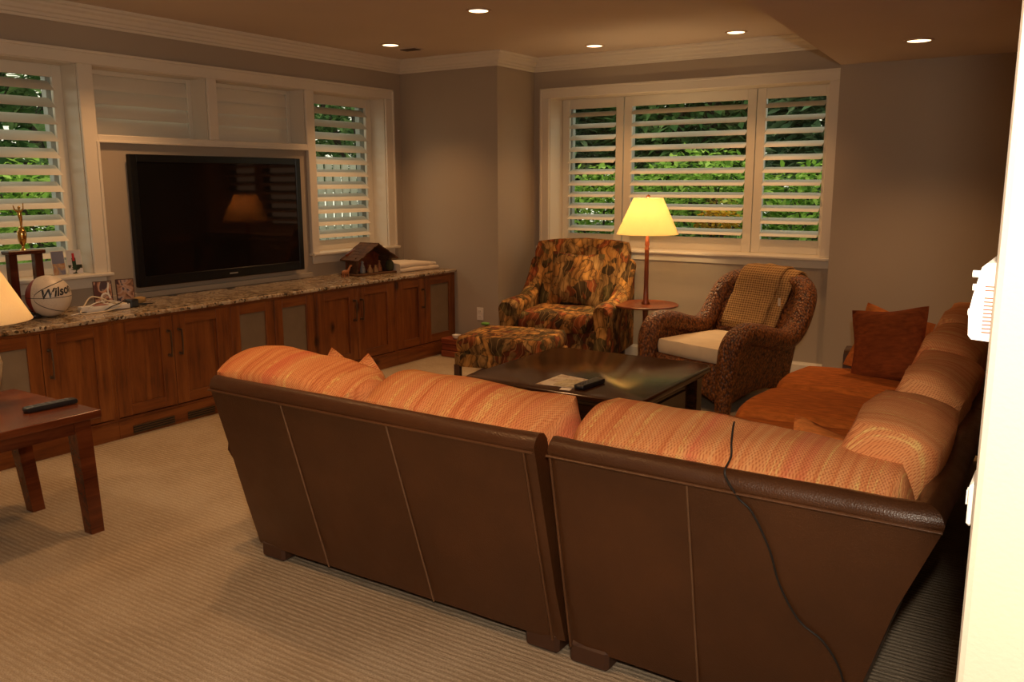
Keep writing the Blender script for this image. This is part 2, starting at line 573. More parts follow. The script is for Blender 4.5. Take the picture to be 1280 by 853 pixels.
CERAM = plain('cream_ceramic', (0.66, 0.54, 0.36), 0.35)
REDW = wood('red_basket_wood', (0.12, 0.02, 0.008), (0.24, 0.05, 0.016), (0.32, 0.09, 0.03), 'x', 1.2, 0.5)

# ------------------------------------------------------------------ room measures
H = 2.607
YW = 0.595          # window wall
X1 = 1.076          # step in the corner
XB, YB = 3.765, 0.495   # bump beside the window
HS = 2.358          # lowered ceiling
XR = 5.3095          # right wall
YE = -5.563         # near end of the right wall
YBACK, XFAR = -8.6, 7.2


def holed_wall(mb, axis, p0, p1, a0, a1, z0, z1, holes):
    """wall slab between planes p0,p1 with rectangular holes (a0,a1,z0,z1)"""
    As = sorted({a0, a1, *[h[0] for h in holes], *[h[1] for h in holes]})
    Zs = sorted({z0, z1, *[h[2] for h in holes], *[h[3] for h in holes]})
    for a, b in zip(As, As[1:]):
        run = None
        for c, d in zip(Zs, Zs[1:]):
            inside = any(h[0] <= a and b <= h[1] and h[2] <= c and d <= h[3] for h in holes)
            if not inside:
                run = [run[0], d] if run else [c, d]
            if (inside or d == Zs[-1]) and run:
                if axis == 'Y': mb.box(p0, p1, a, b, *run)
                else: mb.box(a, b, p0, p1, *run)
                run = None
    return mb


W1 = (-3.97, -3.10, 0.93, 2.26)
W2 = (-3.00, -2.135, 1.81, 2.26)
W3 = (-2.055, -1.193, 1.81, 2.26)
W4 = (-1.10, -0.225, 0.93, 2.26)
W5 = (1.245, 3.675, 0.93, 2.265)

tag(holed_wall(MB(), 'Y', -0.34, 0.0, YBACK, 0.0, 0, H, [W1, W2, W3, W4]).build('wall_left', WALL), kind='structure')
tag(B(-0.34, X1, 0.0, 0.2, 0, H).box(X1 - 0.2, X1, 0.2, 0.99, 0, H).build('wall_corner', WALL), kind='structure')
tag(holed_wall(MB(), 'X', YW, 0.99, X1, XB + 0.3, 0, H, [W5]).build('wall_back', WALL), kind='structure')
tag(B(XB, XR + 0.2, YB, 0.99, 0, H).build('wall_back_right', WALL), kind='structure')
tag(B(XR, XR + 0.125, YE, YB, 0, H, bev=0.006, seg=2).build('wall_right', WALL), kind='structure')
tag(B(XFAR, XFAR + 0.1, YBACK, 0.99, 0, H).build('wall_hall', WALL), kind='structure')
tag(B(XR + 0.125, XFAR, -3.3, -3.2, 0, H).build('wall_hall_end', WALL), kind='structure')
tag(B(-0.34, XFAR + 0.1, YBACK - 0.1, YBACK, 0, H).build('wall_front', WALL), kind='structure')
tag(B(-0.34, XFAR + 0.1, YBACK - 0.1, 0.99, -0.12, 0.0).build('floor', CARPET), kind='structure')
tag(B(-0.34, XFAR + 0.1, YBACK - 0.1, 0.99, H, H + 0.12).build('ceiling', CEIL), kind='structure')
# lowered ceiling on the right, its edge runs a little askew
ex = lambda y: XB + (YB - y) * 0.065
tag(MB().poly_prism([(ex(YB), YB), (ex(YBACK), YBACK), (XFAR, YBACK), (XFAR, YB)], HS, H).build('ceiling_right', CEIL), kind='structure')


def sweep(mb, path, prof):
    """mitred moulding: path in plan with the room on its right hand, prof = (out, z) ring"""
    P = [Vector((p[0], p[1], 0)) for p in path]
    rings = []
    for i, p in enumerate(P):
        d0 = (P[i] - P[i - 1]).normalized() if i > 0 else None
        d1 = (P[i + 1] - P[i]).normalized() if i < len(P) - 1 else None
        n0 = Vector((d0.y, -d0.x, 0)) if d0 else None
        n1 = Vector((d1.y, -d1.x, 0)) if d1 else None
        if n0 and n1:
            b = (n0 + n1).normalized(); b /= max(0.2, b.dot(n0))
        else:
            b = n0 or n1
        rings.append([p + b * o + Vector((0, 0, z)) for o, z in prof])
    return mb.loops(rings, True, True)


crown = [(0, H - 0.113), (0.012, H - 0.113), (0.016, H - 0.098), (0.028, H - 0.094), (0.032, H - 0.078), (0.044, H - 0.07), (0.052, H - 0.05), (0.068, H - 0.036),
         (0.072, H - 0.024), (0.088, H - 0.018), (0.094, H - 0.008), (0.094, H), (0, H)]
room_path = [(0, YBACK), (0, 0), (X1, 0), (X1, YW), (XB + 0.02, YW)]
tag(sweep(MB(), room_path, crown).build('trim_1', WHITE, smooth=20), kind='structure')
base = [(0, 0), (0.016, 0), (0.016, 0.088), (0.011, 0.098), (0.008, 0.109), (0, 0.109)]
tag(sweep(MB(), [(0.63, 0), (X1, 0), (X1, YW), (XB, YW)], base).build('baseboard_back', WHITE), kind='structure')
tag(sweep(MB(), [(XB, YB), (XR, YB)], base).build('baseboard_back_right', WHITE), kind='structure')
tag(sweep(MB(), [(0, YBACK), (0, -4.25)], base).build('baseboard_left', WHITE), kind='structure')

# ------------------------------------------------------------------ casings
t2 = struct('trim_2')
CT = 0.022
for a, b, z0, z1 in ((-4.06, -0.135, 2.26, 2.34), (-4.06, -3.97, 0.945, 2.26), (-3.10, -3.00, 0.945, 2.26), (-2.135, -2.055, 1.83, 2.26),
                     (-1.193, -1.10, 0.945, 2.26), (-0.225, -0.135, 0.945, 2.26), (-3.00, -1.193, 1.785, 1.83)):
    B(0.0, CT, a, b, z0, z1, bev=0.004).build('casing_board', WHITE, t2)
for a, b, z0, z1 in ((-4.072, -0.123, 2.327, 2.345), (-0.14, -0.122, 0.945, 2.345), (-3.016, -2.998, 0.945, 1.79), (-1.195, -1.177, 0.945, 1.79), (-3.0, -1.193, 1.78, 1.795)):
    B(0.0, CT + 0.012, a, b, z0, z1, bev=0.003).build('backband', WHITE, t2)
for a, b in ((-4.09, -2.99), (-1.205, -0.11)):
    B(-0.2, 0.06, a, b, 0.925, 0.947, bev=0.006, seg=2).build('sill', WHITE, t2)
    B(0.0, 0.016, a + 0.03, b - 0.03, 0.855, 0.925, bev=0.003).build('apron', WHITE, t2)
for w in (W1, W2, W3, W4):
    B(-0.27, 0.0, w[0], w[0] + 0.004, w[2], w[3]).build('jamb', WHITE, t2)
    B(-0.27, 0.0, w[1] - 0.004, w[1], w[2], w[3]).build('jamb', WHITE, t2)
    B(-0.27, 0.0, w[0], w[1], w[3] - 0.004, w[3]).build('jamb', WHITE, t2)
for w in (W2, W3):
    B(-0.27, 0.01, w[0], w[1], 1.81, 1.832).build('jamb', WHITE, t2)
# low ledge under the television
B(0.0, 0.03, -3.0, -1.2, 0.7485, 0.79, bev=0.004).build('ledge', WALL, t2)

t3 = struct('trim_3')
for a, b, z0, z1 in ((1.165, 3.755, 2.26, 2.34), (1.165, 1.245, 0.945, 2.26), (3.675, 3.755, 0.945, 2.26)):
    B(a, b, YW - CT, YW, z0, z1, bev=0.004).build('casing_board', WHITE, t3)
for a, b, z0, z1 in ((1.155, 3.762, 2.327, 2.345), (1.155, 1.173, 0.945, 2.345)):
    B(a, b, YW - CT - 0.012, YW, z0, z1, bev=0.003).build('backband', WHITE, t3)
B(1.135, 3.763, YW - 0.06, 0.86, 0.922, 0.945, bev=0.006, seg=2).build('sill', WHITE, t3)
B(1.165, 3.755, YW - 0.018, YW, 0.86, 0.922, bev=0.003).build('apron', WHITE, t3)
B(1.245, 1.249, YW, 0.93, 0.93, 2.265).build('jamb', WHITE, t3)
B(3.671, 3.675, YW, 0.93, 0.93, 2.265).build('jamb', WHITE, t3)
B(1.245, 3.675, YW, 0.93, 2.261, 2.265).build('jamb', WHITE, t3)

# ------------------------------------------------------------------ windows with shutters
_slats = {}


def slat_mesh(L, width, tilt):
    key = (round(L, 3), round(width, 4), round(tilt, 3))
    if key in _slats: return _slats[key]
    mb = MB()
    N = 10
    ring = []
    for i in range(N):
        a = 2 * PI * i / N
        d, z = math.cos(a) * width / 2, math.sin(a) * 0.0055
        ring.append((d * math.cos(tilt) - z * math.sin(tilt) * -1 * -1, -d * math.sin(tilt) + z * math.cos(tilt)))
    mb.loops([[(x, -d, z) for d, z in ring] for x in (-L / 2, L / 2)])
    o = mb.build('slat', SHUT, None, smooth=50)
    _slats[key] = o
    o['_proto'] = 1
    return o


def window(name, axis, a0, a1, z0, z1, plane, back, panels, nslat, tilt, stile, rail_t, rail_b, width=0.108, bars=()):
    root = struct(name)
    def bx(mb, u0, u1, d0, d1, za, zb, bev=0.0):
        if axis == 'X': mb.box(u0, u1, plane - d1, plane - d0, za, zb, bev=bev)
        else: mb.box(plane + d0, plane + d1, u0, u1, za, zb, bev=bev)
        return mb
    # sash frame and pane of glass at the outside
    o0, o1 = -back - 0.03, -back + 0.02
    mb = MB()
    bx(mb, a0, a0 + 0.055, o0, o1, z0, z1); bx(mb, a1 - 0.055, a1, o0, o1, z0, z1)
    bx(mb, a0, a1, o0, o1, z0, z0 + 0.055); bx(mb, a0, a1, o0, o1, z1 - 0.055, z1)
    for b in bars: bx(mb, b - 0.045, b + 0.045, o0, o1, z0, z1)
    mb.build('sash', SASH, root)
    bx(MB(), a0 + 0.05, a1 - 0.05, -back - 0.008, -back - 0.003, z0 + 0.05, z1 - 0.05).build('pane', GLASS, root)
    for (p0, p1) in panels:
        f = MB()
        bx(f, p0, p0 + stile, -0.014, 0.014, z0, z1, 0.003); bx(f, p1 - stile, p1, -0.014, 0.014, z0, z1, 0.003)
        bx(f, p0 + stile, p1 - stile, -0.013, 0.013, z0, z0 + rail_b, 0.003); bx(f, p0 + stile, p1 - stile, -0.013, 0.013, z1 - rail_t, z1, 0.003)
        fr = f.build('shutter', SHUT, root)
        L = p1 - p0 - 2 * stile - 0.006
        zz0, zz1 = z0 + rail_b, z1 - rail_t
        pitch = (zz1 - zz0) / nslat
        for k in range(nslat):
            pr = slat_mesh(L, width, tilt)
            if pr.get('_proto'):
                del pr['_proto']; s = pr
            else:
                s = pr.copy(); COL.objects.link(s)
            s.parent = fr
            z = zz0 + pitch * (k + 0.5)
            m = (p0 + p1) / 2
            s.location = (m, plane, z) if axis == 'X' else (plane, m, z)
            s.rotation_euler = (0, 0, 0 if axis == 'X' else PI / 2)
    return root


T = math.radians
window('window_1', 'Y', W1[0] + 0.004, W1[1] - 0.004, 0.947, 2.256, -0.17, 0.10, [(-3.966, -3.104)], 11, T(37), 0.062, 0.075, 0.085)
window('window_2', 'Y', W2[0] + 0.004, W2[1] - 0.004, 1.832, 2.256, -0.17, 0.10, [(-2.996, -2.139)], 4, T(73), 0.036, 0.03, 0.036, 0.112)
window('window_3', 'Y', W3[0] + 0.004, W3[1] - 0.004, 1.832, 2.256, -0.17, 0.10, [(-2.051, -1.197)], 4, T(78), 0.036, 0.03, 0.036, 0.112)
window('window_4', 'Y', W4[0] + 0.004, W4[1] - 0.004, 0.947, 2.256, -0.17, 0.10, [(-1.096, -0.229)], 11, T(37), 0.072, 0.075, 0.085)
window('window_5', 'X', 1.249, 3.671, 0.945, 2.261, 0.83, 0.10, [(1.25, 1.866), (1.876, 3.052), (3.058, 3.668)], 11, T(27), 0.072, 0.085, 0.11, 0.105, bars=(1.87, 3.055))


# ------------------------------------------------------------------ outdoors
def leaf_cloud(mb, c, r, n, ln, wd, rnd, shell=0.45, droop=0.2):
    for _ in range(n):
        while True:
            p = Vector((rnd.uniform(-1, 1), rnd.uniform(-1, 1), rnd.uniform(-1, 1)))
            if shell < p.length < 1: break
        q = Vector((c[0] + p.x * r[0], c[1] + p.y * r[1], c[2] + p.z * r[2]))
        d = Vector((p.x + rnd.uniform(-.8, .8), p.y + rnd.uniform(-.8, .8), rnd.uniform(-.5, .6) - droop)).normalized()
        sd = d.cross(Vector((rnd.uniform(-.4, .4), rnd.uniform(-.4, .4), 1))).normalized()
        l = ln * rnd.uniform(0.7, 1.3); w = wd * rnd.uniform(0.7, 1.2)
        up = sd.cross(d) * w * 0.25
        a = mb.bm.verts.new(q); b = mb.bm.verts.new(q + d * l * .5 + sd * w + up)
        e = mb.bm.verts.new(q + d * l); f = mb.bm.verts.new(q + d * l * .5 - sd * w + up)
        mb.bm.faces.new((a, b, e)); mb.bm.faces.new((a, e, f))
    return mb


LIME = leaf_mat('lime_leaves', (0.09, 0.22, 0.04), (0.34, 0.58, 0.10), (0.62, 0.84, 0.22))
GREEN = leaf_mat('green_leaves', (0.04, 0.11, 0.04), (0.14, 0.28, 0.10), (0.34, 0.50, 0.20))
DEEP = leaf_mat('conifer_leaves', (0.05, 0.10, 0.06), (0.16, 0.27, 0.15), (0.36, 0.48, 0.28))
YEL = leaf_mat('yellow_leaves', (0.45, 0.24, 0.01), (0.75, 0.42, 0.03), (0.85, 0.6, 0.1))
BARK = plain('bark', (0.06, 0.045, 0.035), 0.9)
SOIL = plain('garden_soil', (0.05, 0.06, 0.025), 1.0)
tag(B(-14, 12, 1.0, 20, 0.02, 0.2).box(-14, -0.36, -12, 1.0, 0.02, 0.2).build('ground', SOIL), kind='structure')


def shrub(x, y, z0, r, n, mat, name, label, ln=0.11, wd=0.028, seed=1, trunk=None, group=None):
    rnd = random.Random(seed)
    t = thing(name, label, 'shrub' if name == 'shrub' else 'tree', (x, y, 0.2), 0, group)
    leaf_cloud(MB(), (0, 0, z0 - 0.2 + r[2]), r, n, ln, wd, rnd).build('foliage', mat, t, recalc=False)['kind'] = 'stuff'
    for k in range(5):
        a = k * 1.3 + seed
        MB().tube([(0.04 * math.cos(a), 0.04 * math.sin(a), -0.05), (0.3 * r[0] * math.cos(a), 0.3 * r[1] * math.sin(a), z0 - 0.2 + r[2] * 0.7),
                (0.6 * r[0] * math.cos(a), 0.6 * r[1] * math.sin(a), z0 - 0.2 + r[2] * 1.5)], [trunk or 0.03, (trunk or 0.03) * .6, 0.008], 6).build('stem', BARK, t)
    return t


shrub(0.35, 3.4, 0.3, (0.95, 0.7, 0.72), 3600, LIME, 'shrub', 'lime green shrub behind the left shutter panel of the wide window', seed=3)
shrub(1.75, 3.1, 0.3, (0.95, 0.7, 0.80), 3800, LIME, 'shrub', 'lime green shrub behind the middle shutter panel of the wide window', seed=4)
shrub(3.1, 3.5, 0.25, (0.95, 0.7, 0.78), 3400, LIME, 'shrub', 'lime green shrub behind the right shutter panel of the wide window', seed=5)
shrub(2.05, 2.15, 0.25, (0.9, 0.35, 0.42), 1800, GREEN, 'shrub', 'low dark green shrub just under the middle panes of the wide window', seed=6)
shrub(2.32, 2.02, 1.0, (0.22, 0.12, 0.14), 420, YEL, 'shrub', 'yellow flowering shrub seen beside the floor lamp shade', 0.06, 0.02, seed=7)
for i, (x, y, z0, r, m, lab) in enumerate(((-2.9, 6.4, 0.3, (1.6, 0.9, 2.6), DEEP, 'dark conifer leftmost behind the wide window'),
                                           (0.1, 6.6, 0.3, (1.5, 0.9, 2.8), GREEN, 'tall green tree behind the middle of the wide window'),
                                           (2.9, 6.2, 0.3, (1.5, 0.9, 2.6), DEEP, 'dark conifer rightmost behind the wide window'))):
    shrub(x, y, z0, r, 6500, m, 'tree', lab, 0.26, 0.06, 20 + i, 0.12)
for i, (x, lab) in enumerate(((-4.6, 'tall distant tree at the far left beyond the conifers'), (-1.5, 'tall distant tree between the left conifer and the green tree'), (1.6, 'tall distant tree between the green tree and the right conifer'))):
    shrub(x, 9.2, 0.3, (2.3, 1.0, 3.6), 6500, GREEN if i == 1 else DEEP, 'tree', lab, 0.36, 0.085, 50 + i, 0.15)
shrub(-2.6, -1.75, 0.3, (0.8, 1.0, 0.75), 3200, LIME, 'shrub', 'light green shrub outside the window behind the trophy', seed=31)
shrub(-5.2, -1.2, 0.3, (1.2, 2.6, 2.3), 7000, GREEN, 'tree', 'green tree outside the window behind the trophy', 0.24, 0.055, 32, 0.1)
shrub(-9.5, 3.5, 0.3, (1.2, 6.5, 3.6), 9000, GREEN, 'tree', 'broad distant green tree line beyond the pale fence', 0.42, 0.11, 60, 0.2)
shrub(-5.4, 5.4, 1.2, (1.3, 2.2, 1.7), 4500, GREEN, 'tree', 'green tree above the pale fence left of the corner', 0.2, 0.05, 33, 0.1)
fe = thing('garden_fence', 'pale picket fence outside the narrow window right of the television', 'fence', (-2.9, 2.2, 0.2))
FEN = plain('pale_fence_paint', (0.62, 0.60, 0.52), 0.8)
for k in range(22):
    B(-0.012, 0.012, -1.5 + k * 0.15, -1.5 + k * 0.15 + 0.105, 0.05, 1.62).build('picket', FEN, fe)
for z in (0.35, 1.2):
    B(-0.05, -0.012, -1.55, 1.8, z, z + 0.08).build('rail', FEN, fe)


# ------------------------------------------------------------------ recessed lights and ceiling vent
def can_light(x, y, z, label, r=0.062, power=CAN_POWER, group=None):
    t = thing('recessed_light', label, 'ceiling light', (x, y, z), 0, group)
    MB().lathe([(r + 0.02, 0), (r + 0.02, -0.004), (r + 0.006, -0.007), (r, -0.004), (r, 0)], seg=28, cap=False).build('trim_ring', ALUM, t, smooth=40)
    MB().lathe([(0.0005, -0.0025), (r, -0.0025)], seg=28, cap=False).build('bulb_lens', CANEMIT, t)
    ld = bpy.data.lights.new('recessed_lamp', 'SPOT')
    ld.energy = power; ld.color = WARM; ld.spot_size = math.radians(104); ld.spot_blend = 0.9; ld.shadow_soft_size = 0.05
    lo = bpy.data.objects.new('lamp_light', ld); lo.location = (0, 0, -0.03)
    COL.objects.link(lo); lo.parent = t
    return t


can_light(0.577, -0.781, H, 'lit recessed ceiling light nearest the crown over the narrow window')
can_light(1.979, -1.538, H, 'lit recessed ceiling light at the top edge of the picture')
can_light(1.91, 0.175, H, 'lit recessed ceiling light over the patterned armchair')
can_light(3.077, 0.188, H, 'lit recessed ceiling light beside the lowered ceiling edge')
can_light(4.42, -0.40, HS, 'lit recessed ceiling light in the lowered ceiling on the right', 0.066)
for x, y, lab in ((0.577, -3.0, 'above the granite counter by the table lamp side'), (1.98, -3.6, 'above the carpet behind the left sofa section'), (3.1, -2.6, 'above the dark coffee table'),
                  (3.3, -5.0, 'above the open carpet in front of the sofa back'), (0.9, -5.6, 'above the carpet beyond the left edge of the picture')):
    can_light(x, y, H, 'unseen recessed ceiling light ' + lab)
v = thing('ceiling_vent', 'small flush grille in the ceiling beside the far recessed light', 'vent', (0.573, -0.528, H))
B(-0.09, 0.09, -0.06, 0.06, -0.006, 0.0).build('frame', CEIL, v)
for k in range(6):
    B(-0.075, 0.075, -0.045 + k * 0.016, -0.037 + k * 0.016, -0.012, -0.006).build('slat', BRONZE, v)

# ------------------------------------------------------------------ built-in cabinets and counter
XD = 0.600


def pull(parent, y, z0, z1):
    m = MB()
    m.tube([(XD + 0.03, y, z0), (XD + 0.034, y, (z0 + z1) / 2), (XD + 0.03, y, z1)], 0.0055, 8)
    for z in (z0 + 0.008, z1 - 0.008):
        m.tube([(XD - 0.001, y, z), (XD + 0.03, y, z)], 0.006, 8)
        m.tube([(XD - 0.001, y, z), (XD + 0.005, y, z)], 0.011, 10)
    m.build('handle', BRONZE, parent, smooth=40)


def door(parent, y0, y1, kind, handle=None, z0=0.125, z1=0.705):
    st = 0.075 if kind == 'grille' else 0.088
    r = 0.068
    if kind == 'grille':
        d = B(XD - 0.022, XD - 0.012, y0 + 0.01, y1 - 0.01, z0 + 0.01, z1 - 0.01).build('door', CLOTH, parent)
    else:
        d = B(XD - 0.022, XD - 0.013, y0 + 0.01, y1 - 0.01, z0 + 0.01, z1 - 0.01).build('door', ALDER, parent)
    for a in (y0, y1 - st): B(XD - 0.022, XD, a, a + st, z0, z1, bev=0.002).build('stile', ALDER, d)
    for a in (z0, z1 - r): B(XD - 0.0215, XD - 0.0005, y0 + st, y1 - st, a, a + r, bev=0.002).build('rail', ALDER_H, d)
    if handle == 'l': pull(d, y0 + 0.038, 0.445, 0.615)
    if handle == 'r': pull(d, y1 - 0.038, 0.445, 0.615)


def cabinet(y0, y1, label, doors):
    t = thing('built_in_cabinet', label, 'cabinet')
    c = B(0.003, XD - 0.023, y0 + 0.001, y1 - 0.001, 0.1, 0.722).build('carcass', ALDER, t)
    for a, b in ((y0 + 0.001, y0 + 0.022), (y1 - 0.022, y1 - 0.001)): B(XD - 0.023, XD - 0.004, a, b, 0.1, 0.722).build('face_stile', ALDER, t)
    B(XD - 0.023, XD - 0.004, y0 + 0.022, y1 - 0.022, 0.705, 0.722).build('face_rail', ALDER_H, t)
    pl = B(0.003, XD + 0.012, y0 + 0.001, y1 - 0.001, 0.0, 0.105).box(0.003, XD + 0.006, y0 + 0.001, y1 - 0.001, 0.105, 0.12).build('plinth', ALDER_H, t)
    for dd in doors: door(t, *dd)
    return t, pl


c5, p5 = cabinet(-4.22, -3.39, 'alder cabinet with cloth door leftmost behind the table lamp', [(-4.20, -3.805, 'grille'), (-3.80, -3.405, 'panel', 'l')])
c4, p4 = cabinet(-3.39, -2.53, 'alder double-door cabinet beneath the cable box and picture frames', [(-3.375, -2.967, 'panel', 'r'), (-2.963, -2.545, 'panel', 'l')])
c3, p3 = cabinet(-2.53, -1.74, 'alder cabinet with two speaker cloth doors under the television', [(-2.515, -2.14, 'grille'), (-2.135, -1.755, 'grille')])
c2, p2 = cabinet(-1.74, -0.83, 'alder double-door cabinet below the toy stable', [(-1.725, -1.292, 'panel', 'r'), (-1.288, -0.845, 'panel', 'l')])
c1, p1 = cabinet(-0.83, -0.003, 'alder cabinet with cloth door at the corner under the towel', [(-0.815, -0.438, 'panel', 'r'), (-0.433, -0.02, 'grille')])
for pl, y0, y1 in ((p4, -3.30, -3.01), (p4, -2.91, -2.70)):
    B(XD + 0.0115, XD + 0.0135, y0, y1, 0.012, 0.062).build('vent', BLACKR, pl)
    for k in range(4):
        B(XD + 0.0115, XD + 0.018, y0, y1, 0.012 + k * 0.0145, 0.018 + k * 0.0145).build('vent_bar', BRONZE, pl)
ct = MB()
pr_ = [(0.0, 0.7225), (0.618, 0.7225), (0.622, 0.727), (0.623, 0.735), (0.621, 0.744), (0.615, 0.748), (0.0, 0.748)]
ct.loops([[(x, y, z) for x, z in pr_] for y in (-4.24, -0.003)])
tag(ct.build('countertop', GRANITE, smooth=30), 'long speckled granite worktop over the alder cabinets', 'worktop')
for y, lab in ((-2.58, 'left round black cable grommet in the granite under the television'), (-2.08, 'right round black cable grommet in the granite under the television')):
    tag(MB().lathe([(0.001, 0.752), (0.028, 0.752), (0.032, 0.7485), (0.032, 0.747)], 0.075, y, 20).build('cable_grommet', BLACK, smooth=40), lab, 'grommet')

# ------------------------------------------------------------------ television
tv = thing('television', 'large black flat television on the wall above the granite counter', 'television', (0.0, -2.08, 0.828))
y0, y1, z1 = -0.745, 0.75, 0.884
B(0.0, 0.06, y0 + 0.1, y1 - 0.1, 0.1, z1 - 0.1).build('wall_bracket', BLACKR, tv)
f = B(0.03, 0.075, y0, y0 + 0.05, 0, z1, bev=0.004).box(0.03, 0.075, y1 - 0.05, y1, 0, z1, bev=0.004)
f.box(0.03, 0.075, y0 + 0.05, y1 - 0.05, z1 - 0.05, z1, bev=0.004).box(0.03, 0.075, y0 + 0.05, y1 - 0.05, 0, 0.07, bev=0.004)
f.build('bezel', TVB, tv)
B(0.04, 0.068, y0 + 0.045, y1 - 0.045, 0.065, z1 - 0.045).build('screen', SCREEN, tv)
B(0.0745, 0.0758, 0.0, 0.075, 0.028, 0.037).build('badge', SILVER, tv)

# ------------------------------------------------------------------ wall plates
o = thing('wall_outlet', 'white double power outlet low on the wall beside the cabinet end', 'outlet', (0.88, -0.0005, 0.355))
B(-0.036, 0.036, -0.006, 0, -0.058, 0.058, bev=0.003).build('plate', WHITEP, o)
for z in (-0.024, 0.024):
    s = B(-0.017, 0.017, -0.008, -0.005, z - 0.014, z + 0.014, bev=0.002).build('socket', WHITEP, o)
    B(-0.008, -0.006, -0.0085, -0.0075, z - 0.004, z + 0.006).box(0.006, 0.008, -0.0085, -0.0075, z - 0.004, z + 0.006).build('slot', BLACKR, s)

th = thing('thermostat', 'white vented thermostat on the edge of the near right wall', 'thermostat', (XR, YE, 1.399))
m = MB()
sec = lambda y, k: [(0.004, y, 0.0), (-0.013, y, 0.001), (-0.0155, y, 0.004), (-0.0165, y, 0.022), (-0.0145, y, 0.036), (-0.010, y, 0.058), (-0.007, y, 0.061), (0.004, y, 0.062)]
m.loops([sec(0.012, 1), sec(0.115, 1)])
m.build('case', WHITEP, th, smooth=35)
for k in range(12):
    z = 0.007 + k * 0.003 + (0.003 if k >= 10 else 0)
    B(-0.0065, -0.0005, 0.0112, 0.0125, z, z + 0.0008).build('vent_slot', REDW, th)
for z, y in ((0.02, 0.03), (0.038, 0.05), (0.05, 0.04)):
    MB().tube([(-0.012, y, z), (-0.0185, y, z)], 0.003, 8).build('button', WHITEP, th)
sp = thing('light_switch', 'white switch plate below the thermostat on the near right wall', 'light switch', (XR, YE + 0.02, 1.243))
B(-0.005, 0, 0, 0.05, 0, 0.036, bev=0.002).build('plate', WHITEP, sp)
B(-0.008, -0.004, 0.02, 0.03, 0.012, 0.024).build('toggle', WHITEP, sp)


# ------------------------------------------------------------------ sectional sofa
def cushion(parent, name, mat, c, h, rot=(0, 0, 0), k=0.5, wob=0.012, seed=0, n=11, sag=0.0, piping=True):
    def fn(q):
        u = q.x / h[0]
        q.z += -sag * (1 - u * u) * 0.0 + sag * (abs(u) ** 3) * (1 if q.z > 0 else 0.2) * -1
        return q
    mb = MB().puff((0, 0, 0), h, k, n, wob, seed, fn)
    from mathutils import Euler
    M = Matrix.Translation(Vector(c)) @ Euler(rot).to_matrix().to_4x4()
    mb.xf(M)
    return mb.build(name, mat, parent, smooth=60)


LEAN = 0.22
ZT = 0.765
BY = -4.06


def back_profile(flip=1.0):
    """(across, z) ring of the leaning back: across 0 at the outer foot, grows outwards with height"""
    pts = [(0.0, 0.055), (LEAN * 0.25, 0.25), (LEAN * 0.5, 0.5), (LEAN * 0.735, 0.735)]
    o = LEAN * 0.735
    pts += [(o + 0.003, 0.750), (o - 0.008, 0.772), (o - 0.030, 0.785), (o - 0.056, 0.780), (o - 0.072, 0.762)]
    pts += [(o - 0.09, 0.70), (-0.02, 0.40), (-0.13, 0.32), (-0.13, 0.055)]
    return pts


fA_l = lambda z: 2.628 - 0.05 * max(0, (z - 0.2)) ** 1.0 * (1 + 0.9 * z)
fA_r = lambda z: 4.085 - 0.028 * z
fB_l = lambda z: 4.103 + 0.01 * z
fB_r = lambda z: 4.95 + 0.14 * z + 0.2 * z * z


def x_back(mb, fl, fr, nx=14):
    prof = back_profile()
    rings = []
    for i in range(nx + 1):
        t = i / nx
        r = []
        for a, z in prof:
            x = fl(z) * (1 - t) + (4.95 + a + (fB_r(min(z, 0.735)) - 4.95 - LEAN * min(z, 0.735)) * (1 if a > 0.02 else 0) if fr is fB_r else fr(z)) * t
            e = 0.012 * (1 if 0 < i < nx else 0)
            wob = 0.006 * noise.noise(Vector((x * 4, z * 4, 1)))
            r.append((x, BY - a - (wob if 0 < i < nx else -0.008), z))
        rings.append(r)
    return mb.loops(rings)


def seam_line(parent, pts, r=0.0035, mat=SEAM, name='seam'):
    MB().tube(pts, r, 6).build(name, mat, parent, smooth=60)


def by(z, off=0.0):
    return BY - LEAN * z - off


sa = thing('sofa_section', 'brown leather sofa section with two tweed back cushions on the left', 'sofa')
x_back(MB(), fA_l, fA_r).build('back_panel', LEATHER, sa, smooth=50)
B(2.64, 4.07, -3.95, -3.10, 0.06, 0.30, bev=0.02, seg=2).build('base', LEATHER, sa, smooth=50)
for xt, xb in ((2.985, 3.045), (3.49, 3.56)):
    seam_line(sa, [(xb + (xt - xb) * k / 8, by(0.06 + 0.672 * k / 8, 0.002), 0.06 + 0.672 * k / 8) for k in range(9)])
seam_line(sa, [(fA_l(.735), by(.735, .003), .735), (3.3, by(.735, .007), .735), (fA_r(.735), by(.735, .003), .735)], 0.0045, PIPING, 'piping')
seam_line(sa, [(fA_r(z) - 0.035, by(z, 0.001), z) for z in (0.06, 0.3, 0.5, 0.68, 0.735)], 0.0045, PIPING, 'piping')
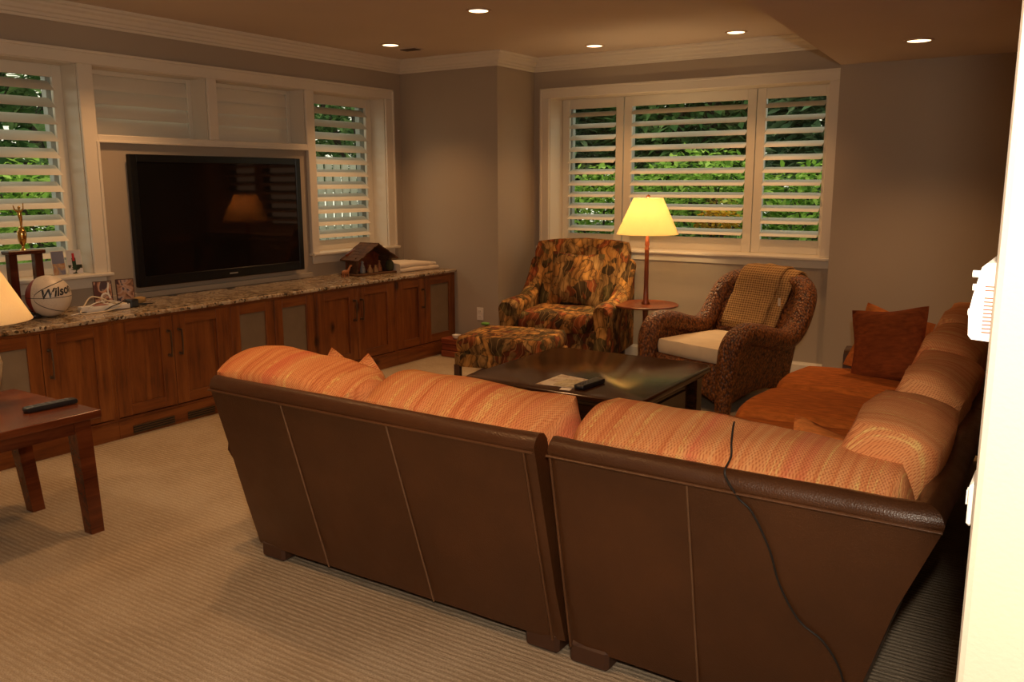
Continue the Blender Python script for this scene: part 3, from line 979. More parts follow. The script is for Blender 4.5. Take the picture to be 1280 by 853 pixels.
# left arm, flared with a rolled top
arm = MB()
rings = []
for i in range(9):
    t = i / 8
    y = -4.0 + t * 0.92
    k = 1 - 0.35 * t
    rings.append([(2.63, y, 0.06), (2.62, y, 0.25), (2.56, y, 0.32), (2.50 - 0.06 * k, y, 0.345), (2.48 - 0.09 * k, y, 0.40), (2.48 - 0.08 * k, y, 0.46), (2.50 - 0.04 * k, y, 0.51), (2.57, y, 0.535), (2.66, y, 0.52), (2.74, y, 0.46), (2.76, y, 0.30), (2.76, y, 0.06)])
arm.loops(rings).build('arm', LEATHER, sa, smooth=50)
for x, y in ((2.64, -4.03), (3.93, -4.03), (2.64, -3.22), (3.93, -3.22)):
    B(x, x + 0.13, y - 0.03, y + 0.1, 0, 0.075, bev=0.012).build('foot', FOOT, sa)
for i, (a, b) in enumerate(((2.78, 3.42), (3.43, 4.07))):
    cushion(sa, 'seat_cushion', SEAT_C, ((a + b) / 2, -3.50, 0.385), ((b - a) / 2, 0.42, 0.095), k=0.3, wob=0.008, seed=40 + i)
TILT = math.radians(-13)
cushion(sa, 'back_cushion', TW_X, (2.89, -4.005, 0.652), (0.415, 0.150, 0.215), (-TILT, T(2.2), 0), 0.48, 0.016, 1)
cushion(sa, 'back_cushion', TW_X, (3.695, -4.005, 0.640), (0.405, 0.155, 0.212), (-TILT, T(1.6), 0), 0.42, 0.016, 2)

sb = thing('sofa_corner_section', 'brown leather sofa corner section nearest the camera with a cord over it', 'sofa')
x_back(MB(), fB_l, fB_r).build('back_panel', LEATHER, sb, smooth=50)


def y_back(mb, y0, y1, ny=12):
    prof = back_profile()
    rings = []
    for i in range(ny + 1):
        t = i / ny
        y = y0 + (y1 - y0) * t
        sh = -0.018 * max(0, (y + 3.2)) ** 1.3
        r = []
        for k, (a, z) in enumerate(prof):
            x = 4.95 + a + (fB_r(min(z, 0.735)) - 4.95 - LEAN * min(z, 0.735)) * (1 if a > 0.02 else 0) + sh
            wob = 0.006 * noise.noise(Vector((y * 4, z * 4, 5))) if 0 < i < ny else 0
            yy = y
            if y0 < -4.0:
                ys = BY - a + 0.006
                yy = ys + (y1 - ys) * t
            r.append((x + wob, yy, z))
        rings.append(r)
    return mb.loops(rings, True, y0 > -4.0)


y_back(MB(), -4.2, -3.16).build('side_back_panel', LEATHER, sb, smooth=50)
B(4.12, 4.86, -3.95, -3.10, 0.06, 0.30, bev=0.02, seg=2).build('base', LEATHER, sb, smooth=50)
seam_line(sb, [(4.545 + 0.0 * k, by(0.06 + 0.672 * k / 8, 0.002), 0.06 + 0.672 * k / 8) for k in range(9)])
seam_line(sb, [(fB_l(.735), by(.735, .003), .735), (4.6, by(.735, .007), .735), (fB_r(.735), by(.735, .003), .735)], 0.0045, PIPING, 'piping')
seam_line(sb, [(fB_l(z) + 0.012, by(z, 0.001), z) for z in (0.06, 0.3, 0.5, 0.68, 0.735)], 0.0045, PIPING, 'piping')
for x, y in ((4.105, -4.04), (4.78, -4.03), (4.105, -3.22), (4.74, -3.22)):
    B(x, x + 0.14, y - 0.03, y + 0.1, 0, 0.075, bev=0.012).build('foot', FOOT, sb)
cushion(sb, 'seat_cushion', SEAT_C, (4.43, -3.48, 0.385), (0.32, 0.42, 0.095), k=0.3, wob=0.008, seed=43)
cushion(sb, 'back_cushion', TW_X, (4.595, -4.005, 0.638), (0.485, 0.150, 0.205), (-TILT, T(2.0), 0), 0.36, 0.014, 4, n=13)
cushion(sb, 'side_back_cushion', TW_Y, (4.965, -3.73, 0.695), (0.135, 0.285, 0.225), (0, math.radians(13), 0), 0.5, 0.014, 5)

sc_ = thing('sofa_section', 'brown leather sofa section on the right facing away from the near wall', 'sofa')
y_back(MB(), -3.15, -1.10).build('back_panel', LEATHER, sc_, smooth=50)
B(4.20, 4.86, -3.14, -1.12, 0.06, 0.30, bev=0.02, seg=2).build('base', LEATHER, sc_, smooth=50)
arm = MB()
rings = []
for i in range(9):
    x = 4.27 + i / 8 * 0.76
    zt = 0.565 + 0.04 * (i / 8)
    rings.append([(x, -1.17, 0.06), (x, -1.16, 0.36), (x, -1.17, zt - 0.03), (x, -1.15, zt), (x, -1.09, zt + 0.015), (x, -1.03, zt - 0.01), (x, -1.02, zt - 0.07), (x, -1.04, 0.36), (x, -1.05, 0.06)])
arm.loops(rings).build('arm', LEATHER, sc_, smooth=50)
for x, y in ((4.2, -3.1), (4.8, -3.1), (4.2, -1.2), (4.8, -1.2)):
    B(x, x + 0.13, y - 0.03, y + 0.1, 0, 0.075, bev=0.012).build('foot', FOOT, sc_)
for i in range(3):
    y = -3.13 + 0.325 + i * 0.65
    cushion(sc_, 'seat_cushion', SEAT_C, (4.425, y, 0.385), (0.41, 0.325, 0.105), k=0.5, wob=0.008, seed=46 + i)
for i, (ya, yb) in enumerate(((-3.12, -2.72), (-2.73, -2.03), (-2.04, -1.22))):
    if i == 0: ya = -3.43
    cushion(sc_, 'back_cushion', TW_Y, (4.965 - 0.03 * i, (ya + yb) / 2, 0.70 + 0.004 * i), (0.13, (yb - ya) / 2, 0.225), (0, math.radians(14), 0), 0.55, 0.02, 8 + i)



def throw_pillow(name, label, c, s, t, rot, mat, group=None, seed=0):
    from mathutils import Euler
    o = MB()
    N = 14
    for sg in (1, -1):
        def fn(u, v, sg=sg):
            a, b = 2 * u - 1, 2 * v - 1
            th = t * max(0, (1 - abs(a) ** 2.2)) ** .55 * max(0, (1 - abs(b) ** 2.2)) ** .55
            pin = 1 - 0.09 * (1 - a * a * b * b) * max(abs(a), abs(b)) ** 4 * (1 - min(abs(a), abs(b)) ** 2)
            w = noise.noise(Vector((a * 2 + seed, b * 2, sg))) * 0.012 * (1 - a * a) * (1 - b * b)
            return Vector((a * s * pin, sg * th + w, b * s * pin))
        o.surf(fn, N, N)
    bmesh.ops.remove_doubles(o.bm, verts=o.bm.verts[:], dist=0.0005)
    ob = o.build(name, mat, None, smooth=70)
    ob.location = c
    ob.rotation_euler = rot
    return tag(ob, label, 'pillow', group)


throw_pillow('throw_pillow', 'orange throw pillow at the far arm behind the dark one', (4.52, -1.24, 0.635), 0.185, 0.07, (T(-14), T(14), T(-4)), PIL_O, seed=1)
throw_pillow('throw_pillow', 'dark rust tweed throw pillow leaning at the far sofa arm', (4.545, -1.395, 0.655), 0.205, 0.075, (T(-16), T(-9), T(-12)), PIL_D, seed=2)
throw_pillow('throw_pillow', 'throw pillow leaning low in the near sofa corner', (4.80, -3.62, 0.60), 0.175, 0.07, (T(-30), T(20), T(35)), PIL_O, seed=3)
throw_pillow('throw_pillow', 'left of two pointed throw pillows behind the left sofa cushion', (2.72, -3.62, 0.56), 0.185, 0.06, (T(-18), T(38), T(60)), TW_X, seed=4)
throw_pillow('throw_pillow', 'right of two pointed throw pillows behind the left sofa cushion', (2.90, -3.70, 0.56), 0.185, 0.06, (T(-20), T(45), T(10)), TW_X, seed=5)

# cord hanging over the corner section
cord = [(4.55, -3.86, 0.80), (4.57, -3.93, 0.838), (4.60, -4.03, 0.856), (4.632, -4.135, 0.842), (4.645, -4.172, 0.812), (4.655, by(.79, .0) - 0.012, 0.797), (4.664, by(.765, .012), 0.765), (4.69, by(.72, .006), 0.72),
        (4.722, by(.689, .006), 0.689), (4.765, by(.59, .006), 0.59), (4.789, by(.492, .006), 0.492), (4.838, by(.396, .006), 0.396), (4.90, by(.35, .006), 0.35),
        (4.945, by(.27, .006), 0.27), (4.965, by(.15, .006), 0.15), (4.98, by(.05, .02), 0.012), (5.05, -4.05, 0.008)]
def smooth_path(P, sub=4):
    P = [Vector(p) for p in P]
    out = []
    for i in range(len(P) - 1):
        p0, p1, p2, p3 = P[max(i - 1, 0)], P[i], P[i + 1], P[min(i + 2, len(P) - 1)]
        for k in range(sub):
            t = k / sub
            out.append(0.5 * ((2 * p1) + (p2 - p0) * t + (2 * p0 - 5 * p1 + 4 * p2 - p3) * t * t + (3 * p1 - p0 - 3 * p2 + p3) * t ** 3))
    out.append(P[-1])
    return out
tag(MB().tube(smooth_path(cord), 0.0028, 6).build('extension_cord', BLACKR, smooth=60), 'thin black cord hanging down the back of the leather sofa', 'cord')

# ------------------------------------------------------------------ coffee table
cf = thing('coffee_table', 'large square dark wooden coffee table inside the sectional sofa', 'table', (3.055, -1.96, 0))


def serp(h, cut, z, n=7):
    """square with concave-convex corners"""
    pts = []
    for q in range(4):
        a = q * PI / 2
        ca, sa_ = math.cos(a), math.sin(a)
        for k in range(n):
            t = k / (n - 1)
            # corner from (h, h-cut) to (h-cut, h), serpentine
            x = h - cut * t; y = h - cut * (1 - t)
            b = math.sin(t * 2 * PI) * cut * 0.10
            bx_ = math.sin(t * PI) * cut * 0.16
            x += b * 0.7 + bx_; y += -b * 0.7 + bx_
            pts.append((x * ca - y * sa_, x * sa_ + y * ca, z))
    return pts


rings = [serp(0.515, .10, .392), serp(0.520, .10, .398), serp(0.523, .10, .408), serp(0.535, .10, .414), serp(0.547, .10, .422), serp(0.550, .10, .434), serp(0.547, .10, .445), serp(0.538, .10, .450)]
MB().loops(rings).build('tabletop', DARKWOOD, cf, smooth=35)
bd = B(-0.44, 0.44, -0.44, 0.44, 0.09, 0.405)
bd.build('body', DARKWOOD, cf)
for sx in (-1, 1):
    for sy in (-1, 1):
        B(sx * 0.44 - 0.05, sx * 0.44 + 0.05, sy * 0.44 - 0.05, sy * 0.44 + 0.05, 0, 0.405, bev=0.012).build('corner_post', DARKWOOD, cf)
for ang in range(4):
    m = B(-0.36, 0.36, -0.452, -0.438, 0.13, 0.375, bev=0.005)
    m.xf(Matrix.Rotation(ang * PI / 2, 4, 'Z'))
    pn = m.build('side_panel', DARKWOOD, cf)
    m = B(-0.30, 0.30, -0.462, -0.450, 0.17, 0.335, bev=0.006)
    m.xf(Matrix.Rotation(ang * PI / 2, 4, 'Z'))
    m.build('raised_field', DARKWOOD, pn)

ZC = 0.4505


def sheet(name, label, cat, pts, z, mat, th=0.0012):
    return tag(MB().poly_prism(pts, z, z + th).build(name, mat), label, cat)


PRINT = patch_mat('printed_page', [(0.35, (0.70, 0.64, 0.56)), (0.52, (0.62, 0.55, 0.45)), (0.60, (0.35, 0.22, 0.13)), (0.68, (0.68, 0.62, 0.52))], 16, 2.0)
sheet('brochure', 'pale printed sheet lying on the dark coffee table', 'paper', [(2.965, -2.43), (2.965, -2.15), (3.19, -2.19), (3.20, -2.40)], ZC, PRINT)
sheet('booklet', 'glossy booklet on the printed sheet by the black remote', 'booklet', [(3.06, -2.40), (3.055, -2.25), (3.185, -2.26), (3.19, -2.40)], ZC + 0.0014, patch_mat('booklet_page', [(0.4, (0.62, 0.55, 0.36)), (0.55, (0.35, 0.28, 0.16)), (0.62, (0.72, 0.68, 0.55))], 22, 5.0), 0.004)
sheet('note_card', 'small white card at the near edge of the printed sheet', 'card', [(3.14, -2.475), (3.125, -2.425), (3.185, -2.415), (3.197, -2.465)], ZC + 0.0002, PAPER)


def remote(label, loc, rz, L=0.2, W=0.048, hgt=0.018):
    t = thing('remote_control', label, 'remote', loc, rz)
    MB().puff((0, 0, hgt / 2 + 0.001), (L / 2, W / 2, hgt / 2), 0.25, 5).build('case', BLACK, t, smooth=45)
    for i in range(7):
        for j in (-1, 0, 1):
            if (i + j) % 3 == 2 and i > 4: continue
            B(-L * .36 + i * L * .11, -L * .36 + i * L * .11 + 0.01, j * W * .26 - 0.004, j * W * .26 + 0.004, hgt * .95, hgt + 0.0025, bev=0.001).build('button', GREYB, t)
    return t


remote('black remote control on the coffee table beside the papers', (3.235, -2.315, ZC), T(86), 0.235, 0.062, 0.026)

# ------------------------------------------------------------------ side table with lamp and remote
st = thing('side_table', 'reddish wooden side table at the left edge by the cabinets', 'table', (1.46, -4.56, 0))
B(-0.34, 0.385, -0.36, 0.335, 0.515, 0.55, bev=0.005, seg=2).build('tabletop', SIDEWOOD, st)
for (a, b, c, d) in ((-0.26, 0.33, 0.262, 0.284), (-0.26, 0.33, -0.30, -0.278)):
    B(a, b, c, d, 0.455, 0.515).build('apron', SIDEWOOD, st)
for (a, b) in ((0.318, 0.342), (-0.272, -0.248)):
    B(a, b, -0.29, 0.275, 0.455, 0.515).build('apron', SIDEWOOD, st)
for sx, sy in ((1, 1), (-1, 1), (1, -1), (-1, -1)):
    xt, yt = (0.318 if sx > 0 else -0.258), (0.262 if sy > 0 else -0.285)
    xb, yb = (0.352 if sx > 0 else -0.15), (0.272 if sy > 0 else -0.30)
    if sx < 0: xt, xb = -0.235, -0.13
    w0, w1 = 0.036, 0.029
    sq = lambda x, y, z, w: [(x - w, y - w, z), (x + w, y - w, z), (x + w, y + w, z), (x - w, y + w, z)]
    MB().loops([sq(xb, yb, 0, w1), sq(xt, yt, 0.515, w0)]).build('leg', SIDEWOOD, st)
remote('black remote control on the reddish side table', (1.63, -4.33, 0.5505), T(88), 0.235, 0.055, 0.022)

tl = thing('table_lamp', 'cream ceramic table lamp with a pale shade at the left edge', 'lamp', (1.36, -4.505, 0.5505))
MB().lathe([(0.001, 0), (0.07, 0), (0.075, 0.012), (0.082, 0.05), (0.105, 0.13), (0.113, 0.19), (0.10, 0.245), (0.06, 0.285), (0.03, 0.30), (0.025, 0.33), (0.001, 0.33)], seg=32).build('base', CERAM, tl, smooth=50)
MB().lathe([(0.006, 0.33), (0.006, 0.66), (0.012, 0.67), (0.001, 0.69)], seg=10).build('stem', BRONZE, tl, smooth=50)
ss = 40
MB().lathe([(0.250, 0.385), (0.11, 0.655), (0.108, 0.655), (0.248, 0.385), (0.250, 0.385)], seg=ss, cap=False).build('lamp_shade', SHADE2, tl, smooth=60)
lb = MB().lathe([(0.001, 0.42), (0.022, 0.44), (0.03, 0.47), (0.018, 0.50), (0.013, 0.53), (0.001, 0.53)], seg=12).build('bulb', emit_mat('warm_bulb', (1, .7, .4), 2.0), tl, smooth=60)
lb.visible_shadow = True
ld = bpy.data.lights.new('table_lamp_light', 'POINT'); ld.energy = TABLE_LAMP_POWER; ld.color = (1.0, 0.74, 0.46); ld.shadow_soft_size = 0.03
lo = bpy.data.objects.new('lamp_light', ld); lo.location = (0.0, 0.045, 0.47); COL.objects.link(lo); lo.parent = tl

# ------------------------------------------------------------------ floor lamp with tray
fl = thing('floor_lamp', 'lit floor lamp with a round mahogany tray between the two chairs', 'lamp', (2.45, 0.10, 0))
MB().lathe([(0.001, 0), (0.17, 0), (0.172, 0.015), (0.15, 0.03), (0.10, 0.05), (0.065, 0.085), (0.05, 0.14), (0.055, 0.2), (0.045, 0.27), (0.026, 0.36), (0.02, 0.44), (0.024, 0.50), (0.045, 0.525), (0.06, 0.533), (0.001, 0.533)], seg=28).build('base', LAMPWOOD, fl, smooth=50)
MB().lathe([(0.001, 0.533), (0.25, 0.533), (0.262, 0.539), (0.264, 0.548), (0.256, 0.552), (0.246, 0.548), (0.001, 0.548)], seg=48).build('tray', LAMPWOOD, fl, smooth=35)
MB().lathe([(0.001, 0.548), (0.032, 0.548), (0.034, 0.56), (0.022, 0.585), (0.018, 0.7), (0.017, 0.98), (0.021, 1.0), (0.014, 1.01), (0.019, 1.03), (0.016, 1.06), (0.012, 1.12), (0.010, 1.15), (0.001, 1.15)], seg=18).build('pole', LAMPWOOD, fl, smooth=50)
MB().lathe([(0.246, 1.112), (0.118, 1.396), (0.116, 1.396), (0.244, 1.112), (0.246, 1.112)], seg=48, cap=False).build('lamp_shade', SHADE, fl, smooth=60)
sp_ = MB()
for k in range(3):
    a = k * 2 * PI / 3
    sp_.tube([(0, 0, 1.392), (0.117 * math.cos(a), 0.117 * math.sin(a), 1.392)], 0.003, 6)
sp_.tube([(0, 0, 1.15), (0, 0, 1.40)], 0.004, 6)
sp_.build('spider', BRONZE, fl)
MB().lathe([(0.001, 1.396), (0.012, 1.398), (0.016, 1.408), (0.013, 1.418), (0.001, 1.426)], seg=14).build('finial', LAMPWOOD, fl, smooth=60)
for sx in (-1, 1):
    MB().lathe([(0.001, 1.19), (0.014, 1.20), (0.03, 1.245), (0.028, 1.275), (0.015, 1.29), (0.001, 1.293)], sx * 0.045, 0, 12).build('bulb', emit_mat('lamp_bulb', (1, .75, .4), 8.0), fl, smooth=60)
    ld = bpy.data.lights.new('floor_lamp_light', 'POINT'); ld.energy = FLOOR_LAMP_POWER / 2; ld.color = (1.0, 0.68, 0.34); ld.shadow_soft_size = 0.03
    lo = bpy.data.objects.new('lamp_light', ld); lo.location = (sx * 0.045, -0.05, 1.265); COL.objects.link(lo); lo.parent = fl

# ------------------------------------------------------------------ patterned armchair and ottoman
ac = thing('armchair', 'leaf print upholstered armchair in the far corner', 'armchair', (1.77, 0.05, 0), T(11))
B(-0.40, 0.40, -0.38, 0.36, 0.13, 0.34, bev=0.03, seg=3).build('seat_base', FLORAL, ac, smooth=50)
MB().puff((0, -0.10, 0.405), (0.315, 0.375, 0.085), 0.32, 9, 0.008, 3).build('seat_cushion', FLORAL, ac, smooth=60)
# back with gently swept top, leaning
def back_ring(t):
    z = 0.13 + t * 0.865
    y = 0.26 + 0.18 * max(0, t - 0.2)
    w = 0.36 + 0.075 * t
    th = 0.10 - 0.02 * t
    return z, y, w, th
rings = []
for i in range(13):
    t = i / 12
    z, y, w, th = back_ring(t)
    if i == 12: th *= 0.55; w -= 0.03; z += 0.012
    ring = []
    for k in range(24):
        a = 2 * PI * k / 24
        ca, sa_ = math.cos(a), math.sin(a)
        px = w * math.copysign(abs(ca) ** 0.35, ca)
        py = th * math.copysign(abs(sa_) ** 0.6, sa_)
        wing = -0.055 * (abs(px) / w) ** 6 if py < 0 else 0
        zz = z + (0.03 * (1 - (px / w) ** 2) if t > 0.85 else 0) * (t - 0.85) / 0.15 if t > 0.85 else z
        ring.append((px, y + py + wing, zz))
    rings.append(ring)
MB().loops(rings).build('backrest', FLORAL, ac, smooth=60)
for sx in (-1, 1):
    rings = []
    for i in range(12):
        t = i / 11
        y = -0.44 + t * 0.80
        top = 0.575 + 0.0 * t
        if t > 0.5: top += 0.30 * ((t - 0.5) / 0.5) ** 2
        w = 0.075
        xo = 0.405
        if i == 0: w *= 0.8; top -= 0.02
        prof = []
        for k in range(14):
            a = PI * k / 13
            prof.append((sx * (xo + math.cos(a) * (w + 0.018 * math.sin(a))), y, top - 0.075 + math.sin(a) * 0.075))
        prof = [(sx * (xo + w * 0.85), y, 0.13), (sx * (xo + w * 0.85), y, top - 0.16)] + prof + [(sx * (xo - w * 0.85), y, top - 0.16), (sx * (xo - w * 0.85), y, 0.13)]
        rings.append(prof)
    MB().loops(rings).build('arm', FLORAL, ac, smooth=60)
for sx in (-1, 1):
    for y in (-0.35, 0.33):
        sq = lambda x, y, z, w: [(x - w, y - w, z), (x + w, y - w, z), (x + w, y + w, z), (x - w, y + w, z)]
        MB().loops([sq(sx * 0.37, y + (0.05 if y > 0 else 0), 0, 0.02), sq(sx * 0.37, y, 0.14, 0.028)]).build('leg', FOOT, ac)
pp = throw_pillow('lumbar_pillow', 'leaf print pillow standing against the armchair back', (1.755, 0.18, 0.70), 0.235, 0.085, (T(-15), T(2), T(11)), FLORAL, seed=9)

ot = thing('ottoman', 'leaf print footstool in front of the patterned armchair', 'ottoman', (1.85, -0.955, 0), T(11))
MB().puff((0, 0, 0.345), (0.36, 0.305, 0.072), 0.28, 10, 0.006, 5).build('cushion', FLORAL, ot, smooth=60)
B(-0.345, 0.345, -0.292, 0.292, 0.185, 0.29, bev=0.012, seg=2).build('base', FLORAL, ot, smooth=50)
for sx in (-1, 1):
    for sy in (-1, 1):
        B(sx * 0.325 - 0.022, sx * 0.325 + 0.022, sy * 0.27 - 0.022, sy * 0.27 + 0.022, 0, 0.20).build('leg', FOOT, ot)
    B(sx * 0.325 - 0.01, sx * 0.325 + 0.01, -0.27, 0.27, 0.05, 0.075).build('stretcher', FOOT, ot)
GRN = plain('green_plastic', (0.10, 0.26, 0.03), 0.5)
tag(MB().puff((1.495, -0.80, 0.428), (0.035, 0.025, 0.012), 0.7, 4).build('green_toy', GRN, smooth=60), 'small green plastic piece on the far corner of the footstool', 'toy')

bk = thing('basket_box', 'low reddish banded box on the carpet between cabinet and footstool', 'box', (0.93, -0.20, 0))
B(-0.25, 0.25, -0.13, 0.13, 0, 0.055, bev=0.006).build('lower_band', REDW, bk)
B(-0.245, 0.245, -0.125, 0.125, 0.057, 0.112, bev=0.006).build('middle_band', REDW, bk)
B(-0.25, 0.25, -0.13, 0.13, 0.114, 0.165, bev=0.006).build('lid', REDW, bk)
tag(MB().lathe([(0.001, 0.166), (0.018, 0.166), (0.036, 0.185), (0.040, 0.203), (0.036, 0.203), (0.03, 0.188), (0.001, 0.176)], 0.83, -0.295, 18).build('small_bowl', WHITEP, smooth=50), 'small whitish bowl on the reddish banded box', 'bowl')

# ------------------------------------------------------------------ wicker chair, seat cushion, throw
wc = thing('wicker_chair', 'brown woven wicker armchair with rolled arms by the window wall', 'armchair', (3.326, -0.42, 0), T(-20))
side = [(0.325, -0.43, 0.0), (0.34, -0.435, 0.14), (0.355, -0.435, 0.32), (0.365, -0.41, 0.47), (0.375, -0.32, 0.54), (0.38, -0.16, 0.525), (0.385, 0.0, 0.48), (0.385, 0.13, 0.465), (0.385, 0.23, 0.52),
        (0.38, 0.31, 0.63), (0.36, 0.37, 0.73), (0.30, 0.415, 0.79), (0.18, 0.44, 0.815), (0.0, 0.45, 0.82)]
full = side + [(-x, y, z) for x, y, z in side[-2::-1]]
path = smooth_path(full, 4)
rad = []
for i, p in enumerate(path):
    rad.append(0.075 if p.z > 0.42 else 0.05 + 0.025 * p.z / 0.42)
MB().tube(path, rad, 14).build('rolled_rail', WICK, wc, smooth=60)


def lower(x, y):
    # skirt line arches between the feet
    return 0.03 + 0.10 * max(0, 1 - ((y + 0.03) / 0.40) ** 2)


sp2 = smooth_path(side[2:], 4)
for sx in (-1, 1):
    rings = []
    for p in sp2[:36]:
        yb = max(-0.42, min(0.25, p.y * 0.8))
        xb = 0.325
        zb = lower(0, yb)
        rings.append([Vector((sx * (xb + (p.x - xb) * t + 0.0), yb + (p.y - yb) * t, zb + (p.z - zb) * t)) for t in (0, .2, .4, .6, .8, 1)])
    m = MB().loops(rings, False, False)
    m2 = m.build('side_panel', WICK, wc, smooth=60)
    md = m2.modifiers.new('thick', 'SOLIDIFY'); md.thickness = 0.03
# back panel between the sides
def backp(u, v):
    a = (2 * u - 1)
    zt = 0.81 - 0.10 * abs(a) ** 3
    z = 0.08 + (zt - 0.08) * v
    w = 0.30 + 0.065 * v
    y = 0.25 + 0.19 * max(0, (z - 0.3)) / 0.5 - 0.03 * a * a
    return Vector((a * w, y, z))
bp_ = MB().surf(backp, 12, 12).build('back_panel', WICK, wc, smooth=60)
md = bp_.modifiers.new('thick', 'SOLIDIFY'); md.thickness = 0.04
def frontp(u, v):
    a = 2 * u - 1
    zb = 0.04 + 0.11 * (1 - a * a)
    return Vector((a * 0.335, -0.43 + 0.01 * v - 0.02 * (1 - a * a), zb + (0.33 - zb) * v))
m3 = MB().surf(frontp, 10, 5).build('front_panel', WICK, wc, smooth=60)
md = m3.modifiers.new('thick', 'SOLIDIFY'); md.thickness = 0.03
B(-0.335, 0.335, -0.42, 0.27, 0.30, 0.335).build('seat', WICK, wc)
for x, y in ((0.322, -0.42), (-0.322, -0.42), (0.30, 0.22), (-0.30, 0.22)):
    MB().lathe([(0.03, 0.0), (0.042, 0.12), (0.03, 0.16)], x, y, 10).build('foot', WICK, wc, smooth=60)
wcM = Matrix.Translation((3.326, -0.42, 0)) @ Matrix.Rotation(T(-20), 4, 'Z')
tag(MB().puff((0.0, -0.09, 0.385), (0.30, 0.335, 0.052), 0.16, 8, 0.003, 3).xf(wcM).build('seat_pad', CREAM, smooth=40), 'cream canvas seat pad on the wicker chair', 'cushion')


def knit(name):
    M = Mat(name)
    v = M.coord()
    sp = M.n('ShaderNodeSeparateXYZ'); M.l(v, sp.inputs[0])
    a = M.math('SINE', M.math('MULTIPLY', sp.outputs[2], 2 * PI / 0.016)); b = M.math('SINE', M.math('MULTIPLY', sp.outputs[0], 2 * PI / 0.020))
    f = M.math('ADD', M.math('MULTIPLY', M.math('ADD', a, b), 0.25), 0.5)
    n = M.noise(v, 120, 2)
    c = M.ramp(M.math('ADD', M.math('MULTIPLY', f, 0.7), M.math('MULTIPLY', n, 0.3)), [(0.2, (0.15, 0.08, 0.03)), (0.5, (0.38, 0.23, 0.10)), (0.8, (0.48, 0.30, 0.14))])
    M.base(c, 0.95, 0, 0.1)
    M.bump(f, 0.7, 0.006)
    return M.m


KNIT = knit('waffle_knit')
# drape: over the back rail from the front to the rear
drape = [(0.24, 0.47), (0.27, 0.55), (0.30, 0.64), (0.33, 0.72), (0.345, 0.79), (0.372, 0.865), (0.43, 0.908), (0.485, 0.905), (0.53, 0.86), (0.54, 0.78), (0.53, 0.68), (0.515, 0.58)]
dp = smooth_path([(0, a, b) for a, b in drape], 3)


def drape_fn(x0, x1, off=0.0, cut0=0.0, cut1=1.0):
    n = len(dp) - 1
    def fn(u, v):
        t = cut0 + (cut1 - cut0) * v
        i = min(n - 1, int(t * n)); fr = t * n - i
        p = dp[i].lerp(dp[i + 1], fr)
        tn = (dp[i + 1] - dp[i]).normalized()
        nr = Vector((0, -tn.z, tn.y))
        x = x0 + (x1 - x0) * u - 0.07 * max(0, 1 - t * 2.2)
        drop = -0.05 * abs(x / 0.38) ** 3 if p.z > 0.7 else 0
        w = 0.006 * math.sin(x * 40 + t * 3) * (1 - abs(2 * u - 1)) + 0.004 * noise.noise(Vector((x * 9, t * 6, 2)))
        return Vector((x, p.y, p.z + drop)) + nr * (off + w)
    return fn


th_ = thing('throw_blanket', 'tan waffle knit throw folded over the wicker chair back', 'blanket', (3.326, -0.42, 0), T(-20))
o1 = MB().surf(drape_fn(-0.20, 0.26, 0.0), 18, 36).build('blanket', KNIT, th_, smooth=70)
md = o1.modifiers.new('thick', 'SOLIDIFY'); md.thickness = 0.014
o2 = MB().surf(drape_fn(-0.203, 0.16, 0.017, 0.03, 0.97), 16, 36).build('upper_fold', KNIT, th_, smooth=70)
md = o2.modifiers.new('thick', 'SOLIDIFY'); md.thickness = 0.014
B(0.195, 0.213, 0.285, 0.289, 0.66, 0.715).build('care_tag', PAPER, th_)

# ------------------------------------------------------------------ things on the counter
ZK = 0.7485
tr = thing('trophy', 'gold cup trophy on a dark two-column stand by the left window', 'trophy', (0.15, -3.61, ZK))
TRW = wood('trophy_wood', (0.03, 0.008, 0.004), (0.07, 0.016, 0.008), (0.10, 0.025, 0.01), 'z', 1, 0.25)
B(-0.05, 0.05, -0.115, 0.115, 0, 0.03, bev=0.004).build('base', TRW, tr)
for y in (-0.075, 0.075):
    B(-0.022, 0.022, y - 0.024, y + 0.024, 0.03, 0.365, bev=0.003).build('column', TRW, tr)
B(-0.045, 0.045, -0.108, 0.108, 0.365, 0.388, bev=0.004).build('top_plate', TRW, tr)
MB().lathe([(0.001, 0.388), (0.02, 0.388), (0.008, 0.40), (0.008, 0.415), (0.018, 0.43), (0.024, 0.46), (0.026, 0.49), (0.02, 0.505), (0.014, 0.51), (0.018, 0.52), (0.006, 0.528), (0.001, 0.53)], seg=16).build('cup', GOLD, tr, smooth=50)
fg = MB()
fg.tube([(0, 0, 0.525), (0, 0.003, 0.56), (0, 0, 0.585), (0, -0.002, 0.61), (0, -0.002, 0.625)], [0.006, 0.009, 0.012, 0.013, 0.006], 8)
fg.puff((0, -0.002, 0.635), (0.008, 0.008, 0.010), 1.0, 3)
fg.tube([(0, 0.008, 0.612), (0, 0.022, 0.628), (0, 0.024, 0.66)], [0.005, 0.004, 0.003], 6)
fg.tube([(0, -0.012, 0.612), (0, -0.028, 0.625), (0, -0.034, 0.648)], [0.005, 0.004, 0.003], 6)
fg.build('figure', GOLD, tr, smooth=60)


